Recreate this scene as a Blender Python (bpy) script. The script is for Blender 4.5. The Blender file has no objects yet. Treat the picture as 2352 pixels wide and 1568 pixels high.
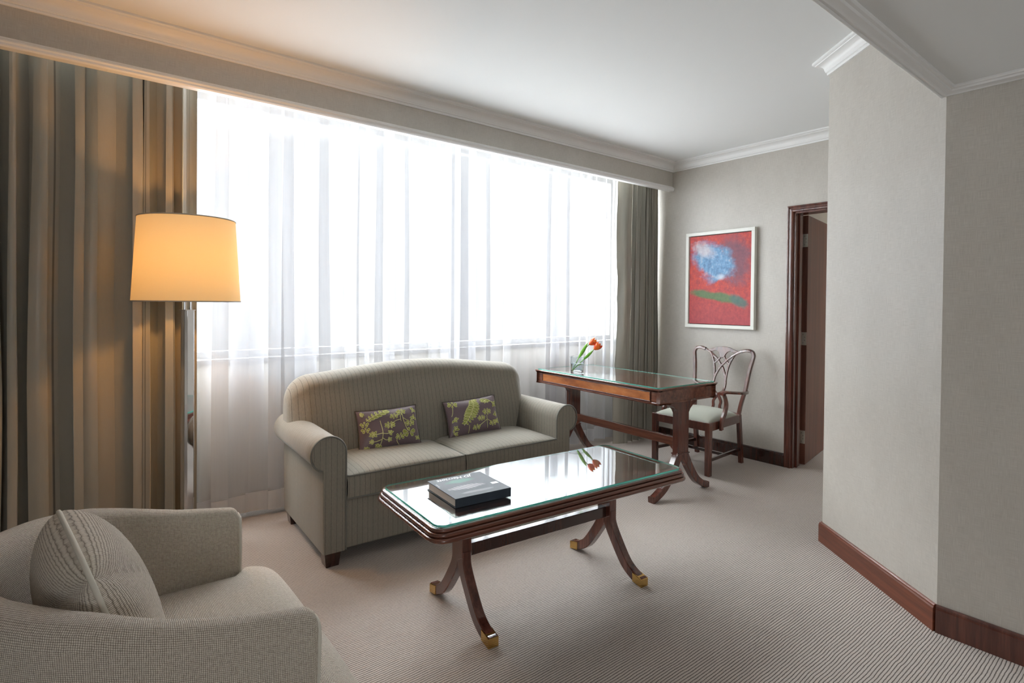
import bpy, math, random
from mathutils import Vector, Matrix, noise
R = math.radians
PI = math.pi
scene = bpy.context.scene
COL = scene.collection

# ------------------------------------------------------------------ node helpers
class NT:
    def __init__(s, name):
        s.m = bpy.data.materials.new(name); s.m.use_nodes = True
        s.t = s.m.node_tree; s.t.nodes.clear()
        s.out = s.n('ShaderNodeOutputMaterial')
    def n(s, typ, **kw):
        nd = s.t.nodes.new(typ)
        for k, v in kw.items():
            if k.startswith('i_'):
                key = k[2:]
                key = int(key) if key.isdigit() else key.replace('_', ' ')
                s.put(nd.inputs[key], v)
            else: setattr(nd, k, v)
        return nd
    def put(s, inp, v):
        if isinstance(v, bpy.types.NodeSocket): s.t.links.new(v, inp)
        elif isinstance(v, (tuple, list)) and len(v) == 3 and inp.type == 'RGBA': inp.default_value = (*v, 1)
        else: inp.default_value = v
    def math(s, op, a, b=0.0, c=None, clamp=False):
        nd = s.n('ShaderNodeMath', operation=op, use_clamp=clamp)
        s.put(nd.inputs[0], a); s.put(nd.inputs[1], b)
        if c is not None: s.put(nd.inputs[2], c)
        return nd.outputs[0]
    def mix(s, f, a, b):
        nd = s.n('ShaderNodeMix', data_type='RGBA')
        s.put(nd.inputs['Factor'], f); s.put(nd.inputs[6], a); s.put(nd.inputs[7], b)
        return nd.outputs[2]
    def uv(s):
        tc = s.n('ShaderNodeTexCoord'); sx = s.n('ShaderNodeSeparateXYZ'); s.put(sx.inputs[0], tc.outputs['UV'])
        return tc.outputs['UV'], sx.outputs[0], sx.outputs[1]
    def scaled(s, vec, sc):
        mp = s.n('ShaderNodeMapping'); s.put(mp.inputs['Vector'], vec); mp.inputs['Scale'].default_value = sc
        return mp.outputs[0]
    def noise(s, vec, scale=1.0, detail=3.0, rough=.5):
        nd = s.n('ShaderNodeTexNoise'); s.put(nd.inputs['Vector'], vec)
        nd.inputs['Scale'].default_value = scale; nd.inputs['Detail'].default_value = detail; nd.inputs['Roughness'].default_value = rough
        return nd.outputs['Fac']
    def ramp(s, f, stops):
        nd = s.n('ShaderNodeValToRGB'); s.put(nd.inputs[0], f)
        cr = nd.color_ramp
        while len(cr.elements) < len(stops): cr.elements.new(.5)
        for e, (p, c) in zip(cr.elements, stops):
            e.position = p; e.color = (*c, 1) if len(c) == 3 else c
        return nd.outputs[0]
    def rng(s, f, a, b, c=0.0, d=1.0):
        nd = s.n('ShaderNodeMapRange'); s.put(nd.inputs[0], f)
        for i, v in enumerate((a, b, c, d)): nd.inputs[i+1].default_value = v
        return nd.outputs[0]
    def bump(s, h, strength=.3, dist=.002):
        nd = s.n('ShaderNodeBump'); s.put(nd.inputs['Height'], h)
        nd.inputs['Strength'].default_value = strength; nd.inputs['Distance'].default_value = dist
        return nd.outputs[0]
    def principled(s, **kw):
        nd = s.n('ShaderNodeBsdfPrincipled')
        for k, v in kw.items(): s.put(nd.inputs[k.replace('_', ' ')], v)
        s.t.links.new(nd.outputs[0], s.out.inputs[0]); return nd

def simple(name, col, rough=.5, metal=0.0, **kw):
    t = NT(name); t.principled(Base_Color=col, Roughness=rough, Metallic=metal, **kw); return t.m

# ------------------------------------------------------------------ materials
def m_linen(name, c1, c2, rough=.72):
    t = NT(name); uv, u, v = t.uv()
    a = t.noise(t.scaled(uv, (760, 20, 1)), 1, 3, .6)
    b = t.noise(t.scaled(uv, (20, 760, 1)), 1, 3, .6)
    g = t.noise(t.scaled(uv, (6, 3, 1)), 1, 3, .6)
    s_ = t.math('ADD', t.math('MULTIPLY', a, .5), t.math('MULTIPLY', b, .5))
    s_ = t.math('ADD', t.math('MULTIPLY', s_, .85), t.math('MULTIPLY', g, .15))
    c = t.ramp(s_, [(.33, c1), (.67, c2)])
    t.principled(Base_Color=c, Roughness=rough, Normal=t.bump(s_, .18, .001), Specular_IOR_Level=.95)
    return t.m
WALL = m_linen('linen_wallcovering', (.385, .352, .308), (.60, .565, .51), .42)
WHITE = simple('white_paint', (.82, .815, .80), .45)
CEIL = simple('ceiling_paint', (.80, .81, .80), .8)
BACKWALL = simple('plain_wall_paint', (.55, .52, .47), .8)

def m_carpet():
    t = NT('ribbed_carpet')
    tc = t.n('ShaderNodeTexCoord'); P = tc.outputs['Object']
    sx = t.n('ShaderNodeSeparateXYZ'); t.put(sx.inputs[0], P)
    wob = t.noise(t.scaled(P, (9, 9, 9)), 1, 2, .5)
    wob2 = t.noise(t.scaled(P, (120, 120, 1)), 1, 2, .6)
    y = t.math('ADD', sx.outputs[1], t.math('MULTIPLY', t.math('SUBTRACT', wob, .5), .010))
    y = t.math('ADD', y, t.math('MULTIPLY', t.math('SUBTRACT', wob2, .5), .0028))
    ph = t.math('FRACT', t.math('DIVIDE', y, .0104))
    d = t.math('ABSOLUTE', t.math('SUBTRACT', ph, .5))           # 0 mid-rib .. .5 groove
    rib = t.rng(d, .30, .44, 1.0, 0.0)
    gr = t.noise(t.scaled(P, (330, 330, 330)), 1, 3, .7)
    big = t.noise(t.scaled(P, (1.3, 1.7, 1)), 1, 3, .5)
    cA = t.mix(gr, (.36, .308, .275), (.70, .625, .565))
    cA = t.mix(t.math('MULTIPLY', big, .30), cA, (.50, .43, .38))
    c = t.mix(rib, (.105, .085, .07), cA)
    h = t.math('ADD', rib, t.math('MULTIPLY', gr, .5))
    t.principled(Base_Color=c, Roughness=.95, Normal=t.bump(h, .5, .003), Sheen_Weight=.15)
    return t.m
CARPET = m_carpet()

def m_wood(name, c1, c2, c3, rough=.22, coat=.6, axis=(1.5, 30, 30), off=0.0):
    t = NT(name); tc = t.n('ShaderNodeTexCoord')
    v = t.scaled(tc.outputs['Object'], axis)
    n1 = t.noise(v, 1.0, 5, .6)
    n2 = t.noise(t.scaled(tc.outputs['Object'], tuple(a*6 for a in axis)), 1.0, 3, .7)
    f = t.math('ADD', t.math('MULTIPLY', n1, .75), t.math('MULTIPLY', n2, .25))
    c = t.ramp(f, [(.33, c1), (.5, c2), (.68, c3)])
    t.principled(Base_Color=c, Roughness=rough, Coat_Weight=coat, Coat_Roughness=.08, Normal=t.bump(n2, .04, .001))
    return t.m
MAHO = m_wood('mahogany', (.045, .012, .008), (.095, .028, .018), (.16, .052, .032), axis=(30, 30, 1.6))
MAHO_X = m_wood('mahogany_along_x', (.05, .014, .009), (.11, .034, .02), (.18, .062, .036), axis=(1.6, 30, 30))
MAHO_Y = m_wood('mahogany_along_y', (.06, .017, .010), (.13, .042, .024), (.21, .075, .04), axis=(30, 1.6, 30))
DRAWER = m_wood('figured_drawer_veneer', (.20, .055, .016), (.36, .115, .03), (.50, .19, .055), axis=(20, 3, 9), rough=.2)
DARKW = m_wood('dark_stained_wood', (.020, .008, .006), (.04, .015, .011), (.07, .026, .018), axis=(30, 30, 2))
BASEW = m_wood('baseboard_wood', (.07, .018, .010), (.14, .038, .018), (.22, .062, .028), axis=(1.2, 1.2, 30), rough=.33, coat=.25)
DOORW = m_wood('door_veneer', (.055, .018, .011), (.10, .035, .021), (.15, .055, .034), axis=(14, 14, .8), rough=.4, coat=.12)

def m_sofa():
    t = NT('pinstriped_sage_upholstery'); uv, u, v = t.uv()
    w = t.math('MULTIPLY', t.math('SUBTRACT', t.noise(t.scaled(uv, (60, 8, 1)), 1, 2, .5), .5), .003)
    uu = t.math('ADD', u, w)
    fine = t.noise(t.scaled(uv, (380, 55, 1)), 1, 3, .65)
    band = t.noise(t.scaled(uv, (45, 1.5, 1)), 1, 2, .5)
    d = t.math('ABSOLUTE', t.math('SUBTRACT', t.math('FRACT', t.math('DIVIDE', uu, .0275)), .5))
    st = t.rng(d, .02, .05, .72, 0.0)
    brk = t.rng(t.noise(t.scaled(uv, (5, 130, 1)), 1, 2, .5), .30, .5, .25, 1.0)
    d2 = t.math('ABSOLUTE', t.math('SUBTRACT', t.math('FRACT', t.math('ADD', t.math('DIVIDE', uu, .0077), .37)), .5))
    st2 = t.rng(d2, .04, .16, .22, 0.0)
    c = t.mix(fine, (.145, .125, .099), (.33, .296, .24))
    c = t.mix(t.rng(band, .35, .65, 0, .45), c, (.195, .187, .15))
    c = t.mix(st2, c, (.14, .12, .09))
    c = t.mix(t.math('MULTIPLY', st, brk), c, (.055, .045, .038))
    t.principled(Base_Color=c, Roughness=.85, Normal=t.bump(t.math('SUBTRACT', fine, st), .35, .0015), Sheen_Weight=.25, Sheen_Roughness=.4)
    return t.m
SOFA = m_sofa()
PIPE = simple('sofa_piping', (.15, .145, .125), .8)

def m_weave():
    t = NT('open_weave_cream_upholstery'); uv, u, v = t.uv()
    P1, P2 = .0037, .0041
    wob = t.math('MULTIPLY', t.math('SUBTRACT', t.noise(t.scaled(uv, (70, 70, 1)), 1, 2, .5), .5), .003)
    a = t.math('ABSOLUTE', t.math('SINE', t.math('MULTIPLY', t.math('ADD', u, wob), PI / P1)))
    b = t.math('ABSOLUTE', t.math('SINE', t.math('MULTIPLY', t.math('ADD', v, wob), PI / P2)))
    h = t.math('MULTIPLY', t.math('POWER', a, .55), t.math('POWER', b, .45))
    gr = t.noise(t.scaled(uv, (120, 120, 1)), 1, 3, .7)
    f = t.rng(t.math('ADD', t.math('MULTIPLY', h, .75), t.math('MULTIPLY', gr, .5)), .35, .95)
    c = t.ramp(f, [(0, (.20, .15, .11)), (.4, (.49, .415, .33)), (1, (.82, .735, .64))])
    t.principled(Base_Color=c, Roughness=.9, Normal=t.bump(h, .7, .003), Sheen_Weight=.2)
    return t.m
WEAVE = m_weave()
WEAVEPIPE = simple('cream_piping', (.62, .58, .50), .9)

def m_drape():
    t = NT('olive_silk_drapery'); uv, u, v = t.uv()
    d = t.math('ABSOLUTE', t.math('SUBTRACT', t.math('FRACT', t.math('DIVIDE', u, .105)), .5))
    st = t.rng(d, .006, .014, .75, 0.0)
    b = t.rng(t.noise(t.scaled(uv, (12, .6, 1)), 1, 2, .5), .35, .65)
    fine = t.noise(t.scaled(uv, (300, 22, 1)), 1, 3, .6)
    slub = t.noise(t.scaled(uv, (8, 60, 1)), 1, 3, .6)
    c = t.mix(b, (.255, .25, .215), (.36, .325, .268))
    c = t.mix(t.math('MULTIPLY', fine, .35), c, (.38, .36, .30))
    c = t.mix(st, c, (.05, .045, .04))
    t.principled(Base_Color=c, Roughness=.36, Normal=t.bump(t.math('ADD', slub, fine), .12, .002), Sheen_Weight=.35, Sheen_Roughness=.3, Specular_IOR_Level=.55)
    return t.m
DRAPE = m_drape()
DRAPE_LINING = simple('drapery_edge_lining', (.50, .52, .46), .6)

def m_sheer(name, tr, cloth=(.68, .685, .71)):
    t = NT(name); uv, u, v = t.uv()
    f = t.noise(t.scaled(uv, (260, 3, 1)), 1, 2, .5)
    c = t.mix(f, tuple(x*.90 for x in cloth), cloth)
    tp = t.n('ShaderNodeBsdfTransparent'); tp.inputs[0].default_value = (1, 1, 1, 1)
    tl = t.n('ShaderNodeBsdfTranslucent'); t.put(tl.inputs[0], c)
    df = t.n('ShaderNodeBsdfDiffuse'); t.put(df.inputs[0], c)
    m1 = t.n('ShaderNodeMixShader'); m1.inputs[0].default_value = .95
    t.t.links.new(tl.outputs[0], m1.inputs[1]); t.t.links.new(df.outputs[0], m1.inputs[2])
    m2 = t.n('ShaderNodeMixShader'); m2.inputs[0].default_value = tr
    t.t.links.new(m1.outputs[0], m2.inputs[1]); t.t.links.new(tp.outputs[0], m2.inputs[2])
    t.t.links.new(m2.outputs[0], t.out.inputs[0]); return t.m
SHEER = m_sheer('white_sheer_voile', .52)
HEM = m_sheer('sheer_hem_double_layer', .08)

def m_shade():
    t = NT('lit_linen_lampshade'); uv, u, v = t.uv()
    f = t.noise(t.scaled(uv, (500, 60, 1)), 1, 2, .6)
    c = t.mix(f, (.90, .74, .46), (.97, .84, .58))
    tl = t.n('ShaderNodeBsdfTranslucent'); t.put(tl.inputs[0], c)
    df = t.n('ShaderNodeBsdfDiffuse'); df.inputs[0].default_value = (.84, .72, .44, 1)
    m1 = t.n('ShaderNodeMixShader'); m1.inputs[0].default_value = .85
    t.t.links.new(tl.outputs[0], m1.inputs[1]); t.t.links.new(df.outputs[0], m1.inputs[2])
    t.t.links.new(m1.outputs[0], t.out.inputs[0]); return t.m
SHADE = m_shade()
SHADETRIM = simple('shade_trim', (.45, .40, .32), .8)
CHROME = simple('polished_steel', (.70, .69, .69), .035, 1.0)
BRASS = simple('aged_brass', (.62, .40, .14), .16, 1.0)
NICKEL = simple('satin_nickel', (.62, .60, .54), .35, .9)
DARKHOLE = simple('screw_recess', (.08, .07, .06), .6)

def m_glass_top(name, refl):
    # plate glass: clear, with both faces and the polished wood below adding to the mirror image
    t = NT(name)
    tp = t.n('ShaderNodeBsdfTransparent'); tp.inputs[0].default_value = (.95, .98, .965, 1)
    gl = t.n('ShaderNodeBsdfGlossy'); gl.inputs['Roughness'].default_value = .015; gl.inputs[0].default_value = (.95, .98, 1, 1)
    fr = t.n('ShaderNodeFresnel'); fr.inputs[0].default_value = refl
    gm = t.n('ShaderNodeNewGeometry'); m1 = t.n('ShaderNodeMixShader'); t.put(m1.inputs[0], t.math('MULTIPLY', fr.outputs[0], t.math('SUBTRACT', 1.0, gm.outputs['Backfacing'])))
    t.t.links.new(tp.outputs[0], m1.inputs[1]); t.t.links.new(gl.outputs[0], m1.inputs[2])
    t.t.links.new(m1.outputs[0], t.out.inputs[0]); return t.m
GLASSTOP = m_glass_top('plate_glass', 4.0)
GLASSDESK = m_glass_top('desk_plate_glass', 1.9)
GLASSEDGE = simple('green_glass_edge', (.05, .42, .33), .12, 0, Transmission_Weight=.25, IOR=1.5)
def m_clear(name, ior, col=(1, 1, 1)):
    t = NT(name); g = t.n('ShaderNodeBsdfGlass'); g.inputs['IOR'].default_value = ior; g.inputs['Roughness'].default_value = 0; g.inputs[0].default_value = (*col, 1)
    t.t.links.new(g.outputs[0], t.out.inputs[0]); return t.m
TUMBLER = m_clear('tumbler_glass', 1.45, (.97, .99, 1))
WATER = m_clear('vase_water', 1.33, (.95, .98, .99))
def m_pane():
    t = NT('window_pane_glass')
    tp = t.n('ShaderNodeBsdfTransparent'); tp.inputs[0].default_value = (.97, .98, .98, 1)
    gl = t.n('ShaderNodeBsdfGlossy'); gl.inputs['Roughness'].default_value = .01
    fr = t.n('ShaderNodeFresnel'); fr.inputs[0].default_value = 1.45
    gm = t.n('ShaderNodeNewGeometry'); m1 = t.n('ShaderNodeMixShader'); t.put(m1.inputs[0], t.math('MULTIPLY', fr.outputs[0], t.math('SUBTRACT', 1.0, gm.outputs['Backfacing'])))
    t.t.links.new(tp.outputs[0], m1.inputs[1]); t.t.links.new(gl.outputs[0], m1.inputs[2])
    t.t.links.new(m1.outputs[0], t.out.inputs[0]); return t.m
PANE = m_pane()
BOOKCOVER = None
PAGES = simple('book_pages', (.60, .52, .45), .8)
INKWHITE = simple('white_print', (.85, .86, .88), .5)
STEM = simple('tulip_stem', (.22, .46, .10), .5)
LEAF = simple('tulip_leaf', (.20, .55, .05), .45)
def m_tulip():
    t = NT('tulip_petal'); tc = t.n('ShaderNodeTexCoord')
    f = t.noise(t.scaled(tc.outputs['Object'], (70, 70, 25)), 1, 3, .6)
    c = t.ramp(f, [(.35, (.72, .05, .03)), (.55, (.90, .16, .02)), (.72, (.98, .42, .04))])
    t.principled(Base_Color=c, Roughness=.45); return t.m
TULIP = m_tulip()
PLUM = simple('plum_satin', (.135, .092, .105), .38, 0, Sheen_Weight=.4)
THREADL = simple('pale_green_cord', (.66, .66, .30), .6)
THREADD = simple('olive_embroidery', (.30, .33, .07), .6)
BRAID = simple('cushion_braid', (.07, .055, .045), .7)
GREENPAD = None
def m_pad():
    t = NT('sage_seat_fabric'); uv, u, v = t.uv()
    f = t.noise(t.scaled(uv, (300, 300, 1)), 1, 2, .6)
    t.principled(Base_Color=t.mix(f, (.28, .29, .235), (.40, .41, .34)), Roughness=.8, Sheen_Weight=.2); return t.m
GREENPAD = m_pad()

# ------------------------------------------------------------------ mesh helpers
class MB:
    def __init__(s): s.v = []; s.f = []; s.uv = []; s.mi = []
    def add(s, vs, fs, uvs=None, mi=0):
        o = len(s.v); s.v += [tuple(p) for p in vs]
        for k, f in enumerate(fs):
            s.f.append(tuple(i+o for i in f)); s.uv.append(uvs[k] if uvs else None); s.mi.append(mi)
    def box(s, x0, x1, y0, y1, z0, z1, mi=0):
        vs = [(x, y, z) for z in (z0, z1) for y in (y0, y1) for x in (x0, x1)]
        s.add(vs, [(0, 2, 3, 1), (4, 5, 7, 6), (0, 1, 5, 4), (2, 6, 7, 3), (0, 4, 6, 2), (1, 3, 7, 5)], None, mi)
    def prism(s, poly, z0, z1, mi=0, frame=None):
        n = len(poly)
        fr = frame or (lambda a, b, c: (a, b, c))
        vs = [fr(x, y, z0) for x, y in poly] + [fr(x, y, z1) for x, y in poly]
        fs = [tuple(range(n))[::-1], tuple(range(n, 2*n))] + [(i, (i+1) % n, n+(i+1) % n, n+i) for i in range(n)]
        s.add(vs, fs, None, mi)
    def grid(s, fn, nu, nv, mi=0, closeu=False, closev=False, uvs=True):
        """fn(i,j) -> (point, (u,v)); i in 0..nu, j in 0..nv"""
        P = [[fn(i, j) for j in range(nv+1)] for i in range(nu+1)]
        vs = [P[i][j][0] for i in range(nu+1) for j in range(nv+1)]
        fs = []; uu = []
        for i in range(nu):
            for j in range(nv):
                q = [(i, j), (i+1, j), (i+1, j+1), (i, j+1)]
                fs.append(tuple(a*(nv+1)+b for a, b in q)); uu.append([P[a][b][1] for a, b in q])
        s.add(vs, fs, uu if uvs else None, mi)
    def obj(s, name, mats, parent=None, loc=(0, 0, 0), rz=0.0, smooth=None, bevel=None, seg=2, merge=False, recalc=True, sub=0, rot=None):
        me = bpy.data.meshes.new(name); me.from_pydata(s.v, [], s.f)
        if not isinstance(mats, (list, tuple)): mats = [mats]
        for m in mats: me.materials.append(m)
        ul = me.uv_layers.new(name='UVMap')
        for p in me.polygons:
            p.material_index = s.mi[p.index]
            u = s.uv[p.index]; n = p.normal
            ax = max(range(3), key=lambda k: abs(n[k]))
            for k, li in enumerate(p.loop_indices):
                if u: ul.data[li].uv = u[k]
                else:
                    c = me.vertices[me.loops[li].vertex_index].co
                    ul.data[li].uv = (c.y, c.z) if ax == 0 else ((c.x, c.z) if ax == 1 else (c.x, c.y))
        if merge or recalc:
            import bmesh
            b = bmesh.new(); b.from_mesh(me)
            if merge: bmesh.ops.remove_doubles(b, verts=b.verts, dist=1e-5)
            if recalc: bmesh.ops.recalc_face_normals(b, faces=b.faces)
            b.to_mesh(me); b.free()
        if smooth is not None:
            for p in me.polygons: p.use_smooth = True
            me.set_sharp_from_angle(angle=R(smooth))
        o = bpy.data.objects.new(name, me); COL.objects.link(o)
        o.location = loc
        o.rotation_euler = rot if rot else (0, 0, rz)
        if parent: o.parent = parent
        if bevel:
            m = o.modifiers.new('bevel', 'BEVEL'); m.width = bevel; m.segments = seg; m.limit_method = 'ANGLE'; m.angle_limit = R(35)
            if smooth is None:
                for p in me.polygons: p.use_smooth = True
                m.harden_normals = True
        if sub:
            m = o.modifiers.new('sub', 'SUBSURF'); m.levels = sub; m.render_levels = sub
        return o

def cr(pts, n=8, closed=False):
    """Catmull-Rom through pts (tuples of any length)"""
    P = [Vector(p) for p in pts]; out = []; N = len(P)
    rng = range(N) if closed else range(N-1)
    for i in rng:
        p0 = P[(i-1) % N] if closed or i > 0 else P[0]*2-P[1]
        p1 = P[i]; p2 = P[(i+1) % N]
        p3 = P[(i+2) % N] if closed or i+2 < N else P[-1]*2-P[-2]
        for k in range(n):
            t = k/n
            out.append(.5*((2*p1)+(p2-p0)*t+(2*p0-5*p1+4*p2-p3)*t*t+(3*p1-p0-3*p2+p3)*t**3))
    if not closed: out.append(P[-1].copy())
    return out

def tube(mb, path, r, seg=8, mi=0, closed=False, caps=True, section=None):
    """round tube (or rectangular: section=(w,h) list of 2d offsets) along a 3d path"""
    P = [Vector(p) for p in path]; n = len(P)
    rad = r if callable(r) else (lambda t: r)
    up = Vector((0, 0, 1)); rings = []
    prevn = None
    for i in range(n):
        a = P[i-1] if (i > 0 or closed) else P[i]; b = P[(i+1) % n] if (i < n-1 or closed) else P[i]
        t = (b-a).normalized()
        if prevn is None:
            ref = up if abs(t.z) < .9 else Vector((1, 0, 0))
            nn = (ref - t*ref.dot(t)).normalized()
        else: nn = (prevn - t*prevn.dot(t)).normalized()
        prevn = nn; bb = t.cross(nn)
        rr = rad(i/max(1, n-1))
        rings.append([P[i]+(nn*math.cos(2*PI*k/seg)+bb*math.sin(2*PI*k/seg))*rr for k in range(seg)])
    vs = [p for rg in rings for p in rg]; fs = []
    for i in range(n if closed else n-1):
        for k in range(seg):
            j = (i+1) % n
            fs.append((i*seg+k, i*seg+(k+1) % seg, j*seg+(k+1) % seg, j*seg+k))
    if caps and not closed: fs += [tuple(range(seg))[::-1], tuple((n-1)*seg+k for k in range(seg))]
    mb.add(vs, fs, None, mi)

def ribbon(mb, path2, w, d, fr, mi=0, closed=False, c=.25):
    """flat strand: path2 in a plane, width w in the plane (may be f(t)), depth d; fr maps (a,b,depth)->xyz"""
    P = [Vector(p) for p in path2]; n = len(P); rings = []
    wf = w if callable(w) else (lambda t: w)
    for i in range(n):
        a = P[i-1] if (i > 0 or closed) else P[i]; b = P[(i+1) % n] if (i < n-1 or closed) else P[i]
        t = (b-a).normalized(); nn = Vector((-t.y, t.x)); hw = wf(i/max(1, n-1))/2; hd = d/2; k = hd*c*1.2; kw = min(hw, hd)*c*1.2
        sec = [(-hw, -hd+k), (-hw+kw, -hd), (hw-kw, -hd), (hw, -hd+k), (hw, hd-k), (hw-kw, hd), (-hw+kw, hd), (-hw, hd-k)]
        rings.append([fr(P[i].x+nn.x*s_, P[i].y+nn.y*s_, e) for s_, e in sec])
    S = 8; vs = [p for rg in rings for p in rg]; fs = []
    for i in range(n if closed else n-1):
        j = (i+1) % n
        for k in range(S): fs.append((i*S+k, i*S+(k+1) % S, j*S+(k+1) % S, j*S+k))
    if not closed: fs += [tuple(range(S))[::-1], tuple((n-1)*S+k for k in range(S))]
    mb.add(vs, fs, None, mi)

def sweep_wall(mb, path, prof, side=1, zbase=0.0, mi=0):
    """profile [(out,z)] swept along a plan polyline with mitred corners; side=+1: out is to the left of the path"""
    P = [Vector(p) for p in path]; n = len(P); offs = []
    for i in range(n):
        def nrm(a, b):
            t = (b-a).normalized(); return Vector((-t.y, t.x))*side
        if i == 0: o = nrm(P[0], P[1])
        elif i == n-1: o = nrm(P[-2], P[-1])
        else:
            n1 = nrm(P[i-1], P[i]); n2 = nrm(P[i], P[i+1]); o = (n1+n2); o = o/o.length/max(.2, (o.normalized().dot(n1)))
        offs.append(o)
    S = len(prof); vs = []; L = 0
    for i in range(n):
        for (o, z) in prof: vs.append((P[i].x+offs[i].x*o, P[i].y+offs[i].y*o, zbase+z))
    fs = []; uv = []
    for i in range(n-1):
        l2 = L+(P[i+1]-P[i]).length; a = 0
        for k in range(S):
            k2 = (k+1) % S
            e = math.hypot(prof[k2][0]-prof[k][0], prof[k2][1]-prof[k][1])
            fs.append((i*S+k, (i+1)*S+k, (i+1)*S+k2, i*S+k2)); uv.append([(L, a), (l2, a), (l2, a+e), (L, a+e)]); a += e
        L = l2
    fs += [tuple(range(S)), tuple((n-1)*S+k for k in range(S))[::-1]]; uv += [[(0, 0)]*S, [(0, 0)]*S]
    mb.add(vs, fs, uv, mi)

def thing(name, label, cat, loc=(0, 0, 0), rz=0.0, group=None):
    o = bpy.data.objects.new(name, None); COL.objects.link(o); o.location = loc; o.rotation_euler = (0, 0, rz)
    o.empty_display_size = .1
    return tag(o, label, cat, group)
def tag(o, label, cat, group=None):
    o['label'] = label; o['category'] = cat
    if group: o['group'] = group
    return o
def struct(o): o['kind'] = 'structure'; return o

# ================================================================== SETTING
XW, YP, ZC = 4.492, 3.243, 2.635         # far wall, pelmet face, ceiling
ZN = 2.158                               # low ceiling nearer the camera
YB = .690                                # edge of the low ceiling
A = (3.237, 1.330); B = (2.714, .678)    # angled wall ends
YWIN = 3.74; ZSILL = .93; ZHEAD = 2.56; WX0, WX1 = -.70, 4.30
YBACK = -3.0; XL = -2.4

m = MB(); m.box(XL-.15, 7.4, YBACK-.15, YWIN+.3, -.12, 0); struct(m.obj('floor', CARPET))
m = MB(); m.box(XL-.15, XW+.12, YB+.02, YWIN+.3, ZC, ZC+.1); struct(m.obj('ceiling', CEIL))
m = MB(); m.box(XL-.15, XW+.12, YBACK-.15, YB-.004, ZN, ZN+.08); struct(m.obj('ceiling_low', CEIL))
# fascia between the two ceiling levels
m = MB(); m.box(XL, B[0]+.6, YB-.003, YB+.020, 2.166, ZC+.02); struct(m.obj('wall_fascia', WALL))

# window wall with its opening
m = MB()
m.box(XL-.15, WX0, YWIN, YWIN+.2, 0, ZC+.1); m.box(WX1, XW+.12, YWIN, YWIN+.2, 0, ZC+.1)
m.box(WX0, WX1, YWIN, YWIN+.2, 0, ZSILL); m.box(WX0, WX1, YWIN, YWIN+.2, ZHEAD, ZC+.1)
struct(m.obj('wall_window', BACKWALL))
# far wall with doorway
DY0, DY1, DZ = 1.30, 2.096, 2.045
m = MB()
m.box(XW, XW+.12, DY1+.0, YWIN+.2, 0, ZC+.1); m.box(XW, XW+.12, .9, DY0, 0, ZC+.1); m.box(XW, XW+.12, DY0, DY1, DZ, ZC+.1)
struct(m.obj('wall_far', WALL))
# angled wall + returns, as solid slab
def slab(path, th, z0, z1, mat, name):
    m = MB(); P = [Vector(p) for p in path]
    L = 0
    for a, b in zip(P[:-1], P[1:]):
        t = (b-a).normalized(); nn = Vector((-t.y, t.x))*th; l2 = L+(b-a).length
        q = [(a.x, a.y), (b.x, b.y), (b.x+nn.x, b.y+nn.y), (a.x+nn.x, a.y+nn.y)]
        vs = [(x, y, z0) for x, y in q]+[(x, y, z1) for x, y in q]
        fs = [(3, 2, 1, 0), (4, 5, 6, 7), (0, 1, 5, 4), (1, 2, 6, 5), (2, 3, 7, 6), (3, 0, 4, 7)]
        u = [[(0, 0)]*4]*2+[[(L, z0), (l2, z0), (l2, z1), (L, z1)]]+[[(0, z0), (th, z0), (th, z1), (0, z1)]]+[[(l2, z0), (L, z0), (L, z1), (l2, z1)]]+[[(0, z0), (th, z0), (th, z1), (0, z1)]]
        m.add(vs, fs, u); L = l2
    return struct(m.obj(name, mat))
slab([(XW, 1.16), A], .10, 0, ZC, WALL, 'wall_return')
slab([A, B], .10, 0, ZC, WALL, 'wall_angled')
slab([B, (B[0], YBACK)], .12, 0, ZN+.06, WALL, 'wall_right')
# rear part of the room behind the camera, with an added, unseen window opening for fill light
m = MB(); m.box(XL-.15, XL, YBACK, YWIN, 0, ZC+.1); struct(m.obj('wall_left', WALL))
RX0, RX1, RZ0, RZ1 = -1.6, -.2, 1.0, 2.0
m = MB()
m.box(XL-.15, RX0, YBACK-.2, YBACK, 0, ZC); m.box(RX1, B[0]+.2, YBACK-.2, YBACK, 0, ZC)
m.box(RX0, RX1, YBACK-.2, YBACK, 0, RZ0); m.box(RX0, RX1, YBACK-.2, YBACK, RZ1, ZC)
struct(m.obj('wall_back', WALL))
# adjoining room beyond the door
m = MB(); m.box(7.0, 7.15, -.6, YWIN+.2, 0, 2.5); m.box(XW+.12, 7.15, YWIN, YWIN+.2, 0, 2.5); m.box(XW+.12, 7.15, -.75, -.6, 0, 2.5); struct(m.obj('wall_beyond', BACKWALL))
m = MB(); m.box(XW+.121, 7.15, -.75, YWIN+.2, 2.42, 2.5); struct(m.obj('ceiling_beyond', CEIL))

# crown mouldings
def crown_prof(h, p):
    pr = [(0, -h), (.010, -h), (.012, -h+.008), (.010, -h+.013), (.018, -h+.016), (.020, -h+.024)]
    for k in range(7):
        a = k/6*PI/2
        pr.append((.022+(p-.036)*(1-math.cos(a)), -h+.026+(h-.046)*math.sin(a)))
    pr += [(p-.012, -.016), (p-.004, -.014), (p, -.011), (p, 0), (0, 0)]
    return pr
m = MB(); sweep_wall(m, [(XL, YP), (XW, YP), (XW, 1.17)], crown_prof(.078, .088), side=-1, zbase=ZC)
struct(m.obj('trim_1', WHITE, smooth=28))
m = MB(); sweep_wall(m, [(XW-.02, 1.18), A, B], crown_prof(.078, .075), side=-1, zbase=ZC)
struct(m.obj('trim_2', WHITE, smooth=28))
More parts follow.
